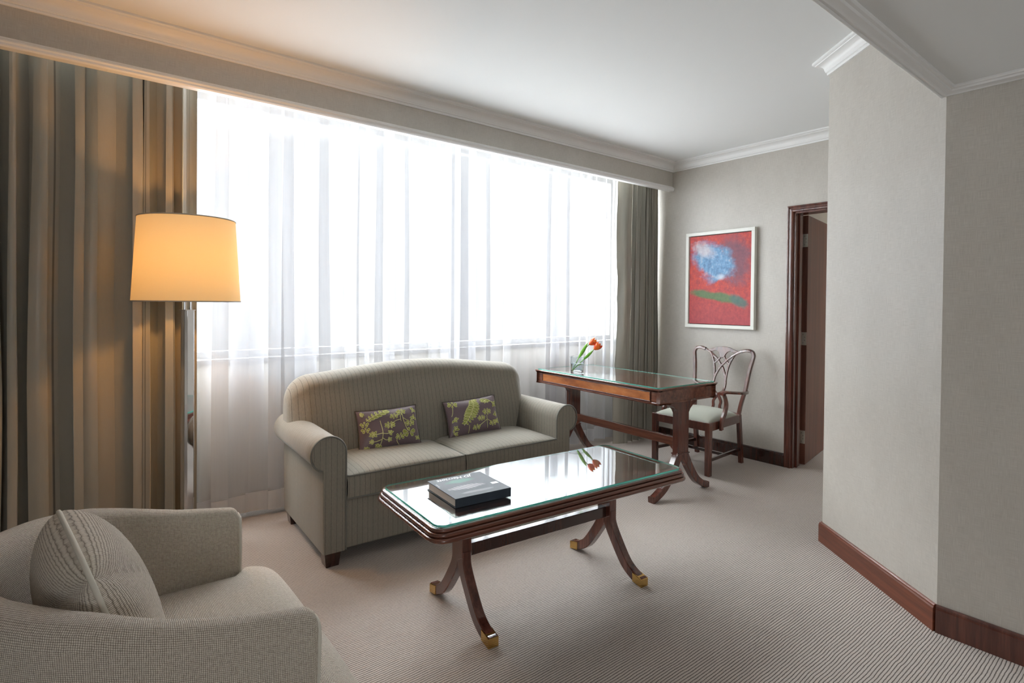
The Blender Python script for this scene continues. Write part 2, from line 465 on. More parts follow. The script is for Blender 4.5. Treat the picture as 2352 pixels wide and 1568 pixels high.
# low-ceiling moulding: along the right wall and along the ceiling edge
lp = [(0, -.026), (.010, -.027), (.016, -.022), (.030, -.018), (.034, -.012), (.042, -.010), (.045, -.006), (.045, 0), (0, 0)]
m = MB(); sweep_wall(m, [(B[0], YBACK+.02), (B[0], YB-.003), (XL, YB-.003)], lp, side=1, zbase=ZN)
struct(m.obj('trim_3', WHITE, smooth=28))
m = MB(); m.box(XL, B[0]+.0, YB-.0035, YB+.006, 2.128, 2.142); m.box(XL, B[0]+.004, YB-.0035, YB+.003, 2.142, 2.166)
struct(m.obj('trim_4', WHITE, bevel=.003))
# pelmet board and its edge trim
m = MB(); m.box(XL, XW-.001, YP, YP+.025, 2.40, ZC); struct(m.obj('wall_pelmet', WALL))
pp = [(0, 0), (0, .042), (.012, .042), (.014, .035), (.022, .030), (.026, .022), (.020, .015), (.020, .006), (.012, 0)]
m = MB(); sweep_wall(m, [(XL, YP), (XW-.006, YP)], pp, side=-1, zbase=2.376)
m.box(XL, XW-.02, YP, YP+.03, 2.376, 2.40)
struct(m.obj('trim_5', WHITE, smooth=28))
# baseboards
bp = [(0, 0), (.016, 0), (.016, .092), (.013, .098), (.013, .104), (.008, .108), (0, .108)]
m = MB(); sweep_wall(m, [(XW, YWIN-.01), (XW, 2.142)], bp, side=-1); struct(m.obj('baseboard_far', DARKW, smooth=25))
m = MB(); sweep_wall(m, [(XW-.02, 1.185), A, B], bp, side=-1); struct(m.obj('baseboard_angled', BASEW, smooth=25))
m = MB(); sweep_wall(m, [(B[0], YBACK+.02), (B[0], B[1]+.0)], bp, side=1); struct(m.obj('baseboard_right', MAHO, smooth=25))  # darker wood than the angled run, its shade put into the colour

# window frame + panes
m = MB(); fr = .055
m.box(WX0, WX1, YWIN+.06, YWIN+.12, ZSILL, ZSILL+fr); m.box(WX0, WX1, YWIN+.06, YWIN+.12, ZHEAD-fr, ZHEAD)
mull = [WX0, WX1-fr]
for x in mull: m.box(x, x+fr, YWIN+.06, YWIN+.12, ZSILL+fr, ZHEAD-fr)
wf = struct(m.obj('window_1', simple('grey_window_frame', (.42, .42, .42), .5), bevel=.004))
for a, b in zip(mull[:-1], mull[1:]):
    g = MB(); g.box(a+fr, b, YWIN+.085, YWIN+.091, ZSILL+fr, ZHEAD-fr); g.obj('pane', PANE, parent=wf)
m = MB(); m.box(WX0-.05, WX1+.05, YWIN-.03, YWIN+.205, ZSILL-.02, ZSILL+.012); struct(m.obj('trim_6', simple('stone_sill', (.22, .215, .21), .6), bevel=.006))
m = MB()
m.box(RX0, RX1, YBACK-.14, YBACK-.08, RZ0, RZ0+fr); m.box(RX0, RX1, YBACK-.14, YBACK-.08, RZ1-fr, RZ1)
for x in (RX0, RX1-fr): m.box(x, x+fr, YBACK-.14, YBACK-.08, RZ0+fr, RZ1-fr)
wb = struct(m.obj('window_fill', WHITE, bevel=.004))
g = MB(); g.box(RX0+fr, RX1-fr, YBACK-.115, YBACK-.109, RZ0+fr, RZ1-fr); g.obj('pane', PANE, parent=wb)

# door casing, jamb and open leaf
m = MB()
def casing_prof(w): return [(0, 0), (0, .012), (.004, .018), (.014, .020), (.018, .015), (w-.016, .013), (w-.010, .020), (w, .018), (w, 0)]
W_ = .050
pr = casing_prof(W_)
# left stile (towards the window), head
def stile(yin, sgn, z0, z1):
    vs = []
    for z, ext in ((z0, 0), (z1, 1)):
        for (o, h) in pr:
            vs.append((XW-h, yin+sgn*o, z+(o if ext else 0)))
    S = len(pr); fs = [(k, (k+1) % S, S+(k+1) % S, S+k) for k in range(S)]+[tuple(range(S)), tuple(range(S, 2*S))]
    m.add(vs, fs)
stile(DY1-.006, 1, 0, DZ-.006); stile(DY0+.006, -1, 0, DZ-.006)
vs = []
for y, s_ in ((DY0+.006, -1), (DY1-.006, 1)):
    for (o, h) in pr: vs.append((XW-h, y+s_*o, DZ-.006+o))
S = len(pr); m.add(vs, [(k, (k+1) % S, S+(k+1) % S, S+k) for k in range(S)]+[tuple(range(S)), tuple(range(S, 2*S))])
# jamb linings
m.box(XW-.002, XW+.125, DY1-.018, DY1+.001, 0, DZ); m.box(XW-.002, XW+.125, DY0, DY0+.018, 0, DZ); m.box(XW-.002, XW+.125, DY0, DY1, DZ-.018, DZ+.001)
m.box(XW+.045, XW+.065, DY1-.030, DY1-.017, 0, DZ-.018)
struct(m.obj('door_frame', MAHO, bevel=.0015))
dl = thing('door_1', None, None, (XW+.150, 2.098, .008), R(-9.5)); del dl['label']; del dl['category']; dl['kind'] = 'structure'
dl.rotation_euler = (0, 0, R(10.3))
m = MB(); m.box(.004, .76, -.045, 0, 0, 2.02); struct(m.obj('door_leaf', DOORW, parent=dl, bevel=.002))
for z in (.17, .97, 1.765):
    h = MB(); h.box(-.002, .004, -.043, -.004, z, z+.105)
    h.box(-.034, .0, -.002+.004, .008, z, z+.105)
    tube(h, [(-.003, .004, z-.004), (-.003, .004, z+.109)], .006, 10)
    for zz in (.018, .040, .065, .087):
        h.box(-.0035, -.0015, -.030+(.008 if zz in (.018, .087) else -.003), -.025+(.008 if zz in (.018, .087) else -.003), z+zz-.0025, z+zz+.0025, 1)
    h.obj('hinge', [NICKEL, DARKHOLE], parent=dl)

# ================================================================== CURTAINS
def fold_curtain(name, x0, x1, y0, z0, z1, folds, amp, seed, mat, label, cat, group=None, omega=.35, top_amp=.6, nz=26, flare=None, hemless=True, parent=None, yfun=None, cl=1.6, omega_pow=1):
    rnd = random.Random(seed)
    ws = [rnd.uniform(.55, 1.5) for _ in range(folds)]; T = sum(ws)
    am = [amp*rnd.uniform(.55, 1.25) for _ in range(folds)]
    om = [omega*(rnd.uniform(.2, 1.35) if omega_pow == 1 else (rnd.random()**omega_pow)*1.7) for _ in range(folds)]
    n = folds*14; ph = [rnd.uniform(0, 9) for _ in range(3)]
    edges = [0]
    for w in ws: edges.append(edges[-1]+w/T)
    def base(s):
        k = min(folds-1, max(0, next((i for i in range(folds) if s <= edges[i+1]+1e-9), folds-1)))
        t = (s-edges[k])/(edges[k+1]-edges[k])
        kn = min(k+1, folds-1); kp = max(k-1, 0)
        a = am[k]+(am[kn]-am[k])*max(0, t-.5)+(am[kp]-am[k])*max(0, .5-t)
        return k, t, a
    m = MB()
    def fn(i, j):
        s = i/n; vz = j/nz; z = z1+(z0-z1)*vz
        k, t, a = base(s)
        drop = 1-vz
        grow = top_amp+(1-top_amp)*min(1, vz*1.5)
        yy = -a*math.cos(2*PI*t)*grow
        xx = om[k]*(edges[k+1]-edges[k])*(x1-x0)*math.sin(4*PI*t)*.5*grow*-1
        # pinched heading: extra small pleats near the top
        yy += .010*math.exp(-vz*9)*math.sin(2*PI*t*2+k)
        sway = .022*noise.noise(Vector((s*5+ph[0], vz*1.6, ph[1])))
        X = x0+(x1-x0)*s+xx+sway*min(1, vz*3)*math.sin(PI*s)
        if flare: X = X+flare(s, vz)
        Y = y0+yy+.014*noise.noise(Vector((s*7+ph[2], vz*2.2, 3.1)))
        if yfun: Y += yfun(s, vz)
        return (X, Y, z), (s*(x1-x0)*cl, z)
    m.grid(fn, n, nz)
    o = m.obj(name, mat, smooth=60, recalc=False, parent=parent)
    if label: tag(o, label, cat, group)
    return o, fn, n, nz

sh, fn, n_, nz_ = fold_curtain('sheer_curtain', .40, 4.10, 3.565, .035, 2.50, 25, .034, 11, SHEER,
    'white translucent sheer curtain hanging in folds across the wide window', 'curtain', omega=.85, top_amp=.8, cl=1.5, omega_pow=2.4)
# double hem along the bottom edge
m = MB()
def fnh(i, j):
    (x, y, z), uv = fn(i, nz_); (x2, y2, z2), _ = fn(i, nz_-1)
    t = j/3; return (x+(x2-x)*t*1.2, y+(y2-y)*t*1.2-.003, z+(z2-z)*t*1.2+.012*noise.noise(Vector((i*.05, 0, 0)))*t), (uv[0], z+t*.1)
m.grid(fnh, n_, 3); m.obj('hem', HEM, parent=sh, smooth=60, recalc=False)

# left drape
dr, fn, n_, nz_ = fold_curtain('drape', -1.30, .44, 3.395, .03, 2.50, 17, .070, 8, DRAPE,
    'floor-length olive silk drape on the left, warmly lit by the floor lamp', 'curtain', 'silk drapes at the window', omega=1.0, top_amp=.75, cl=2.2)
m = MB()
def fe(i, j):
    (x, y, z), uv = fn(n_, j); t = i/5
    return (x+.075*t, y+.018+.045*math.sin(t*PI*.8)+.02*t, z), (t*.1, z)
m.grid(fe, 5, nz_); m.obj('leading_edge', DRAPE, parent=dr, smooth=60, recalc=False)
m = MB(); tube(m, [Vector(fn(n_, j)[0])+Vector((.0, -.002, 0)) for j in range(nz_+1)], .0035, 6); m.obj('edge_piping', DRAPE_LINING, parent=dr)
# right drape
def flr(s, vz): return -(1-s)*.055*min(1, vz*1.05)+.02*s*vz
dr2, fn, n_, nz_ = fold_curtain('drape', 4.085, 4.44, 3.405, .012, 2.50, 8, .052, 23, DRAPE,
    'floor-length grey-green silk drape on the right, in the far corner behind the desk', 'curtain', 'silk drapes at the window', omega=.5, top_amp=.7, flare=flr, cl=2.4)
m = MB()
def fe2(i, j):
    (x, y, z), uv = fn(0, j); t = i/8; vz = j/nz_
    (xa, ya, za), _ = fn(0, j)
    return (xa-.005-.135*t-.012*math.sin(vz*9)*t, ya-.02*math.sin(t*PI)-.0*t+.055*t+.012*noise.noise(Vector((t*3, vz*14, 5))), z), (t*.16, z)
m.grid(fe2, 8, nz_); m.obj('leading_edge', DRAPE, parent=dr2, smooth=60, recalc=False)

# ================================================================== SOFA
SW = 1.588; sofa = thing('sofa', 'two-seat sage pinstriped sofa with rolled arms and an arched back, before the window', 'sofa', (.937, 2.652, 0), R(-2.3))
AT, RR, RCX, RCZ = .113, .085, .028, .557; SD = .74
def arm_profile():
    p = [(0.004, .070), (AT, .070), (AT, .25), (AT, .42)]
    for k in range(0, 23):
        a = R(k/22*238); p.append((RCX+RR*math.cos(a), RCZ+RR*math.sin(a)))
    p += [(.000, .478), (.0, .30)]
    return p
def make_arm(side):
    f = (lambda x: x) if side < 0 else (lambda x: SW-x)
    pr = arm_profile(); n = len(pr); m = MB(); ys = [0.0, .012, .10, .25, .45, .60, SD-.02, SD]
    cx, cz = .05, .40
    per = [0]
    for k in range(n): per.append(per[-1]+math.hypot(pr[(k+1) % n][0]-pr[k][0], pr[(k+1) % n][1]-pr[k][1]))
    def fnn(i, j):
        y = ys[i]; x, z = pr[j % n]
        if i == 0: x += (cx-x)*.05*1.2; z += (.40-z)*.012 if z > .3 else 0
        return (f(x), y, z), (y, per[j])
    m.grid(fnn, len(ys)-1, n)
    for yy in (0, len(ys)-1):
        vs = [fnn(yy, j)[0] for j in range(n)]; m.add(vs, [tuple(range(n))], [[(v[0], v[2]) for v in vs]])
    arm = m.obj('arm', SOFA, parent=sofa, smooth=40, merge=True)
    pt = [(f(AT+.001), -.001, .075), (f(AT+.001), -.001, .25), (f(AT+.001), -.001, .42)]+[(f(RCX+(RR+.001)*math.cos(R(k/22*238))), -.001, RCZ+(RR+.001)*math.sin(R(k/22*238))) for k in range(23)]+[(f(0), -.001, .478)]
    m = MB(); tube(m, pt, .0045, 6); m.obj('piping', PIPE, parent=arm, smooth=60)
make_arm(-1); make_arm(1)
# base
m = MB(); m.box(AT-.006, SW-AT+.006, .018, SD-.01, .068, .315)
m.obj('base', SOFA, parent=sofa, bevel=.012)
# back: arched (camel) top, padded
def sofa_back():
    m = MB(); x0, x1 = -.030, SW-.006; nx, nt = 56, 40
    def top(s):
        e = min(s, 1-s)*(x1-x0)
        base = .868+.062*math.sin(PI*s)**1.6
        r = .135
        if e < r: base -= (r-math.sqrt(max(0, r*r-(r-e)**2)))*.95
        return base
    def sec(s, t):
        # closed section in y,z: t 0..1 starting low front, up the front, over the top, down the rear
        zt = top(s); e = min(s, 1-s)*(x1-x0); k = min(1, (e/.10))**.5 if e < .10 else 1
        zb = .41 if e > AT+.01 else .56
        zb = .41+(.60-.41)*max(0, min(1, (AT+.05-e)/.06))
        yf0, yf1, yr = .375, .505, .735
        mid = .60
        if t < .45:
            q = t/.45; z = zb+(zt-.09-zb)*q
            y = yf0+(yf1-yf0)*((z-.41)/(zt-.41))**1.1-.022*math.sin(PI*min(1, (z-.41)/(.45)))
        elif t < .75:
            q = (t-.45)/.30; a = PI*(1-q)
            zc = zt-.09; yb = yf0+(yf1-yf0)*((zc-.41)/(zt-.41))**1.1-.022*math.sin(PI*min(1, (zc-.41)/.45))
            yc = (yb+yr)/2; ra = (yr-yb)/2
            y = yc+ra*math.cos(a); z = zc+.09*math.sin(a)**.8 if 0 < q < 1 else zc
        else:
            q = (t-.75)/.25; z = (zt-.09)+((zb if e < AT+.06 else .40)-(zt-.09))*q; y = yr
        yc = mid; y = yc+(y-yc)*(.25+.75*k)
        return y, z
    def fnn(i, j):
        s = i/nx; s = .5-.5*math.cos(PI*s) if True else s
        y, z = sec(s, j/nt); x = x0+(x1-x0)*s
        # rounded ends bulge
        return (x, y, z), (x, z+(y if j/nt > .5 else 0))
    m.grid(fnn, nx, nt)
    for i in (0, nx):
        vs = [fnn(i, j)[0] for j in range(nt+1)]; m.add(vs, [tuple(range(nt+1))], [[(v[1], v[2]) for v in vs]])
    return m.obj('backrest', SOFA, parent=sofa, smooth=50, merge=True)
sofa_back()
def rounded_cushion(name, mat, parent, x0, x1, y0, y1, z0, z1, crown=.03, r=.022, loc=(0, 0, 0), n=18, uvf=None, sagfront=0.0, smooth=60, sq=.5):
    """box cushion: side walls straight, crowned top"""
    m = MB()
    def bulge(u, v): return crown*(max(0, (1-abs(2*u-1)**2.6))*max(0, (1-abs(2*v-1)**2.6)))**sq
    def rr(u, a, b):
        return a+(b-a)*u
    def topf(i, j):
        u = .5-.5*math.cos(PI*i/n); v = .5-.5*math.cos(PI*j/n)
        x = rr(u, x0, x1); y = rr(v, y0, y1)
        return (x, y, z1+bulge(u, v)), (x, y)
    m.grid(topf, n, n)
    def botf(i, j):
        u = i/n; v = j/n; return (rr(u, x0, x1), rr(v, y1, y0), z0), (rr(u, x0, x1), rr(v, y1, y0))
    m.grid(botf, n, n)
    def side(ax, const, flip):
        def g(i, j):
            u = .5-.5*math.cos(PI*i/n); z = z0+(z1-z0)*j/4; puff = .006*math.sin(PI*j/4)
            if ax == 0: x = const+(puff if const == x1 else -puff); y = rr(u, y0, y1); return (x, y, z), (y, z)
            y = const+(puff if const == y1 else -puff); x = rr(u, x0, x1); return (x, y, z), (x, z)
        m.grid(g, n, 4)
    side(0, x0, 0); side(0, x1, 1); side(1, y0, 0); side(1, y1, 1)
    return m.obj(name, mat, parent=parent, loc=loc, smooth=smooth, merge=True, bevel=r, seg=3)
mid = SW/2
for (a, b) in ((AT+.004, mid-.003), (mid+.003, SW-AT-.004)):
    cu = rounded_cushion('seat_cushion', SOFA, sofa, a, b, -.012, .47, .325, .436, crown=.036, r=.006)
    for zz in (.438, .3265):
        m = MB(); tube(m, cr([(a+.004, .30, zz), (a+.001, .05, zz), (a+.006, -.010, zz), (a+.05, -.014, zz), ((a+b)/2, -.015, zz), (b-.05, -.014, zz), (b-.006, -.010, zz), (b-.001, .05, zz), (b-.004, .30, zz)], 5), .0042, 6); m.obj('piping', PIPE, parent=cu, smooth=60)
for (x, y) in ((.012, .004), (SW-.092, .004), (.012, SD-.09), (SW-.092, SD-.09)):
    m = MB(); w = .080
    vs = [(x+.008, y+.006, 0), (x+w-.008, y+.006, 0), (x+w-.008, y+w-.006, 0), (x+.008, y+w-.006, 0), (x, y, .07), (x+w, y, .07), (x+w, y+w, .07), (x, y+w, .07)]
    m.add(vs, [(3, 2, 1, 0), (4, 5, 6, 7), (0, 1, 5, 4), (1, 2, 6, 5), (2, 3, 7, 6), (3, 0, 4, 7)])
    m.obj('leg', DARKW, parent=sofa, bevel=.003)

# ---- embroidered cushions
def motif_fern(spine, nleaf, ll, fl=1):
    S = cr(spine, 8); out = [('s', S)]
    N = len(S)
    for k in range(nleaf):
        i = int((k+.6)/nleaf*(N-2)); p = S[i]; t = (S[i+1]-S[i]).normalized(); nn = Vector((-t.y, t.x))
        L = ll*(.45+.75*math.sin(PI*(k+1)/(nleaf+1)))
        for sg in (1, -1): out.append(('l', p, p+(nn*sg*.85+t*.55)*L))
    return out
def motif_flower(c, r, n, a0=.3):
    out = []
    for k in range(n):
        a = a0+2*PI*k/n; d = Vector((math.cos(a), math.sin(a)))
        out.append(('l', Vector(c)+d*r*.15, Vector(c)+d*r, min(.46, 1.9/n)))
    return out
def leafset(c, r, dirs):
    return [('l', Vector(c), Vector(c)+Vector((math.cos(R(a)), math.sin(R(a))))*r) for a in dirs]
def throw_pillow(label, loc, rot, w, h, motifs, grp):
    m = MB(); n = 22; th = .052
    def surf(u, v, sg):
        e = ((1-abs(2*u-1)**2.4)*(1-abs(2*v-1)**2.4)); e = max(0, e)**.55
        pin = .035*((abs(2*u-1)**2)*(1-abs(2*v-1))+0)  # sides pulled in
        x = (u-.5)*w*(1-.05*(1-abs(2*v-1)**2)); z = (v-.5)*h*(1-.07*(1-abs(2*u-1)**2))
        y = -sg*th*e-.004*noise.noise(Vector((u*4, v*4, sg)))*e*2
        return Vector((x, y, z+h/2))
    for sg in (1, -1):
        m.grid(lambda i, j: (surf(.5-.5*math.cos(PI*i/n), .5-.5*math.cos(PI*j/n), sg), (i/n*w, j/n*h)), n, n, mi=0)
    def onp(p, lift=.0015):
        u = min(.985, max(.015, p[0])); v = min(.98, max(.02, p[1]))
        q = surf(u, v, 1); return q+Vector((0, -lift, 0))
    asp = w/h
    def leafshape(a, b, fat=.30, rnd_=False):
        a = Vector(a); b = Vector(b)
        d = Vector(((b.x-a.x)*asp, b.y-a.y)); L = d.length; nn = Vector((-d.y/asp, d.x))
        prof_ = (lambda t: max(0, math.sin(PI*min(1, t*.93)**1.9))**.6*.85) if rnd_ else (lambda t: math.sin(PI*t**.8))
        P = []
        for k in range(7):
            t = k/6; wdt = fat*prof_(t)*(1 if 0 < k < 6 else 0); P.append(a+(b-a)*t+nn*wdt)
        Q = [a+(b-a)*(k/6)-nn*(fat*prof_(k/6)) for k in range(5, 0, -1)]
        loop = P+Q
        vs = [onp(p, .0018) for p in loop]; c = onp((a+b)/2, .0026)
        m.add([c]+vs, [(0, 1+k, 1+(k+1) % len(vs)) for k in range(len(vs))], None, 1)
        tube(m, [onp(p, .0028) for p in loop], .0013, 5, mi=2, closed=True)
    for q in motifs:
        if q[0] == 's': tube(m, [onp(p, .0025) for p in q[1]], .0019, 5, mi=2)
        else:
            leafshape(q[1], q[2], q[3] if len(q) > 3 else .26, len(q) > 3)
    edge = []
    for k in range(80):
        t = k/80*4; s_ = int(t); f_ = t-s_
        u, v = [(f_, 0), (1, f_), (1-f_, 1), (0, 1-f_)][s_]
        edge.append(surf(u, v, 1))
    tube(m, edge, .0042, 6, mi=3, closed=True)
    o = m.obj('throw_pillow', [PLUM, THREADD, THREADL, BRAID], smooth=60, loc=loc, rot=rot)
    return tag(o, label, 'cushion', grp)
V = Vector
M1 = []
M1 += motif_flower((.705, .865), .085, 7)+motif_flower((.575, .775), .075, 6)+motif_flower((.485, .555), .095, 8)+motif_flower((.84, .55), .09, 7)+motif_flower((.80, .315), .12, 5)+motif_flower((.64, .235), .085, 6)
M1 += motif_flower((.085, .64), .07, 5)+motif_flower((.09, .50), .07, 5)
M1 += [('s', cr([(.335, .70), (.35, .48), (.345, .28), (.31, .08)], 8)), ('s', cr([(.35, .37), (.27, .36), (.2, .37)], 5)), ('s', cr([(.35, .36), (.42, .34), (.47, .35)], 5)), ('s', cr([(.34, .22), (.25, .19), (.16, .20)], 5)), ('s', cr([(.345, .25), (.40, .19), (.45, .19)], 5)),
       ('s', cr([(.68, .80), (.68, .68), (.685, .62)], 5)), ('s', cr([(.715, .80), (.73, .64), (.76, .44), (.78, .36)], 6)), ('s', cr([(.53, .60), (.60, .65), (.67, .67)], 5)), ('s', cr([(.73, .70), (.79, .63)], 5)), ('s', cr([(.60, .24), (.58, .13), (.62, .03)], 6))]
M1 += leafset((.21, .37), .085, (110, 150, 60, 200, 250, 300))+leafset((.46, .35), .075, (60, 20, 300, 100))+leafset((.20, .20), .07, (160, 200, 250, 120))+leafset((.44, .19), .065, (30, 330, 80, 280))+leafset((.30, .09), .075, (200, 250, 300, 160))
M1 += motif_fern([(.12, .72), (.25, .83), (.42, .93), (.50, .96)], 8, .085)+leafset((.05, .90), .07, (20, 300, 340, 60))+leafset((.93, .88), .08, (130, 250, 300))+leafset((.93, .68), .08, (100, 180, 220, 300))+leafset((.95, .16), .06, (60, 140, 230, 320))+leafset((.08, .05), .07, (20, 60, 100))
M2 = []
M2 += motif_fern([(.50, .97), (.49, .78), (.40, .55), (.24, .28)], 13, .13)
M2 += motif_flower((.73, .56), .095, 7)+motif_flower((.585, .40), .08, 7)+motif_flower((.48, .17), .08, 6)+motif_flower((.82, .22), .08, 6)+motif_flower((.13, .90), .09, 6)
M2 += [('s', cr([(.71, .46), (.70, .30), (.70, .10)], 6)), ('s', cr([(.69, .33), (.60, .25), (.54, .20)], 5)), ('s', cr([(.71, .34), (.78, .26)], 5)), ('s', cr([(.34, .26), (.33, .05)], 5)), ('s', cr([(.11, .80), (.09, .68), (.06, .58)], 5)), ('s', cr([(.76, .95), (.86, .84), (.93, .72)], 6))]
M2 += leafset((.76, .90), .11, (200, 250, 290, 320, 170))+leafset((.93, .74), .09, (60, 120, 240, 300))+leafset((.93, .46), .08, (100, 200, 260))+leafset((.92, .26), .08, (60, 160, 220, 300))+leafset((.09, .48), .08, (20, 60, 300, 240))+leafset((.09, .24), .08, (60, 100, 330, 240))+leafset((.08, .10), .07, (40, 100, 330))+leafset((.56, .97), .06, (200, 260, 320))
throw_pillow('plum cushion with pale green embroidered flowers, on the left seat of the sofa', (1.432, 2.937, .452), (R(-20), R(-1.5), R(-8)), .365, .235, M1, 'embroidered cushions on the sofa')
throw_pillow('plum cushion with a large embroidered fern, on the right seat of the sofa', (2.010, 2.915, .455), (R(-19), R(-2.5), R(-3)), .385, .235, M2, 'embroidered cushions on the sofa')

# ================================================================== COFFEE TABLE
ct = thing('coffee_table', 'mahogany coffee table with a glass top, reeded edge and brass-tipped splayed legs', 'table', (1.663, 1.887, 0), R(-3.96))
def rrect(w, d, r, n=6):
    P = []
    for cx, cy, a0 in ((w/2-r, d/2-r, 0), (-w/2+r, d/2-r, 90), (-w/2+r, -d/2+r, 180), (w/2-r, -d/2+r, 270)):
        for k in range(n+1):
            a = R(a0+90*k/n); P.append((cx+r*math.cos(a), cy+r*math.sin(a)))
    return P
def stacked(m, w, d, r, prof, mi=0, n=6):
    """rounded rectangle offset by profile [(offset,z)]"""
    rings = [[(x, y, z) for x, y in rrect(w+2*o, d+2*o, r+o, n)] for o, z in prof]
    S = len(rings[0]); vs = [p for rg in rings for p in rg]; fs = []
    for i in range(len(rings)-1):
        for k in range(S): fs.append((i*S+k, i*S+(k+1) % S, (i+1)*S+(k+1) % S, (i+1)*S+k))
    fs += [tuple(range(S)), tuple((len(rings)-1)*S+k for k in range(S))]
    m.add(vs, fs, None, mi)
TW, TD, TZ = 1.325, .546, .515
prof = [(-.06, TZ-.058), (.000, TZ-.058)]
def bead(o, zc, r, n=6): return [(o+r*math.sin(PI*k/n), zc-r*math.cos(PI*k/n)) for k in range(n+1)]
prof += bead(.010, TZ-.048, .009)+bead(.003, TZ-.031, .008)+bead(-.004, TZ-.016, .007)+[(-.010, TZ-.009), (-.012, TZ-.008)]
m = MB(); stacked(m, TW, TD, .045, prof); m.obj('tabletop', MAHO_X, parent=ct, smooth=40)
m = MB(); stacked(m, TW-.020, TD-.020, .040, [(0, TZ-.0075), (.0, TZ-.002), (-.0015, TZ), ]); g = m
gl = g.obj('glass_top', [GLASSTOP, GLASSEDGE], parent=ct, smooth=30, recalc=True)
for p in gl.data.polygons:
    if abs(p.normal.z) < .8: p.material_index = 1
def sabre_trestle(parent, x, post_w, th, z_top, z_split, foot, foot_h, flare_top, axis, mat, brass=None, inner=0.0, toe=.0):
    """board with two sabre legs. local plane coords (s,z) where s runs along the splay; axis 'y' or 'x'"""
    if axis == 'y': fr = lambda s, z, d: (x+d, s, z)
    else: fr = lambda s, z, d: (s, x+d, z)
    m = MB(); hw = post_w/2
    poly = [(-hw-flare_top, z_top), (-hw-flare_top, z_top-.018)]
    if flare_top > 0: poly += [(-hw-flare_top*.55, z_top-.035), (-hw-flare_top*.18, z_top-.06), (-hw, z_top-.085)]
    left = poly+[(-hw, z_split+.02)]
    pts = left+[(-hw*.2, z_split-.0), (hw*.2, z_split-.0)]+[(-a, b) for a, b in reversed(left)]
    m.prism(pts, -th/2, th/2, 0, fr)
    post = m.obj('trestle_post', mat, parent=parent, bevel=.003)
    for sg in (-1, 1):
        m = MB(); C = cr([(sg*hw*.45, z_split+.04), (sg*hw*.60, z_split-.02), (sg*(hw*.6+(foot-hw)*.22), z_split*.62), (sg*(hw*.5+(foot-hw)*.58), z_split*.27), (sg*(foot-.035), foot_h*.62), (sg*foot, foot_h*.5)], 7)
        C = [v_ for v_ in C]
        def wf(t): return post_w*.62*(1-t)**1.3+foot_h*(1-(1-t)**1.3)
        ribbon(m, C, wf, th*.92, fr, c=.15)
        leg = m.obj('leg', mat, parent=parent, smooth=35)
        if brass:
            b = MB(); a0 = sg*(foot+.004); a1 = sg*(foot-.052)
            pl = [(a0, .001), (a0, foot_h*.92), (a1, foot_h*1.22), (a1, .010)]
            if sg < 0: pl = pl[::-1]
            b.prism(pl, -th/2-.001, th/2+.001, 0, fr); b.obj('brass_cap', brass, parent=leg, bevel=.002)
    return post
for x in (-.41, .41):
    sabre_trestle(ct, x, .088, .044, TZ-.056, .245, .247, .042, 0, 'y', MAHO, BRASS)
m = MB(); m.box(-.39, .39, -.018, .018, .252, .303); m.obj('stretcher', DARKW, parent=ct, bevel=.003)

# ---- book
bk = thing('book', 'closed dark blue-grey hardback book lying on the coffee table', 'book', (1.272, 1.896, TZ+.001), R(-4.5))
BW, BD, BT = .254, .248, .036
def m_cover():
    t = NT('printed_book_cover'); tc = t.n('ShaderNodeTexCoord'); sx = t.n('ShaderNodeSeparateXYZ'); t.put(sx.inputs[0], tc.outputs['Object'])
    n1 = t.noise(t.scaled(tc.outputs['Object'], (14, 30, 1)), 1, 3, .6)
    c = t.mix(n1, (.022, .03, .042), (.05, .062, .08))
    def blob(cx, cy, rx, ry, soft=.5):
        dx = t.math('DIVIDE', t.math('SUBTRACT', sx.outputs[0], cx), rx); dy = t.math('DIVIDE', t.math('SUBTRACT', sx.outputs[1], cy), ry)
        d = t.math('SQRT', t.math('ADD', t.math('MULTIPLY', dx, dx), t.math('MULTIPLY', dy, dy)))
        d = t.math('ADD', d, t.math('MULTIPLY', t.math('SUBTRACT', n1, .5), 1.1))
        return t.rng(d, 1-soft, 1, 1, 0)
    c = t.mix(t.math('MULTIPLY', blob(-.01, .055, .07, .026), .75), c, (.05, .22, .15))
    st = t.math('FRACT', t.math('MULTIPLY', t.math('ADD', sx.outputs[0], t.math('MULTIPLY', sx.outputs[1], .35)), 60))
    c = t.mix(t.math('MULTIPLY', blob(-.015, -.022, .085, .024, .2), t.rng(st, .15, .35, .1, .8)), c, (.42, .40, .42))
    c = t.mix(t.math('MULTIPLY', blob(.0, -.085, .09, .012, .3), .55), c, (.35, .36, .38))
    t.principled(Base_Color=c, Roughness=.5, Specular_IOR_Level=.3); return t.m
BOOKCOVER = m_cover()
m = MB(); m.box(-BW/2, BW/2, -BD/2, BD/2, BT-.003, BT); m.box(-BW/2, BW/2, -BD/2, BD/2, 0, .003); m.box(-BW/2, BW/2, -BD/2-.0025, -BD/2+.001, 0, BT)
m.obj('cover', BOOKCOVER, parent=bk, bevel=.0008)
m = MB(); m.box(-BW/2+.005, BW/2-.005, -BD/2+.002, BD/2-.005, .003, BT-.003); m.obj('pages', PAGES, parent=bk)
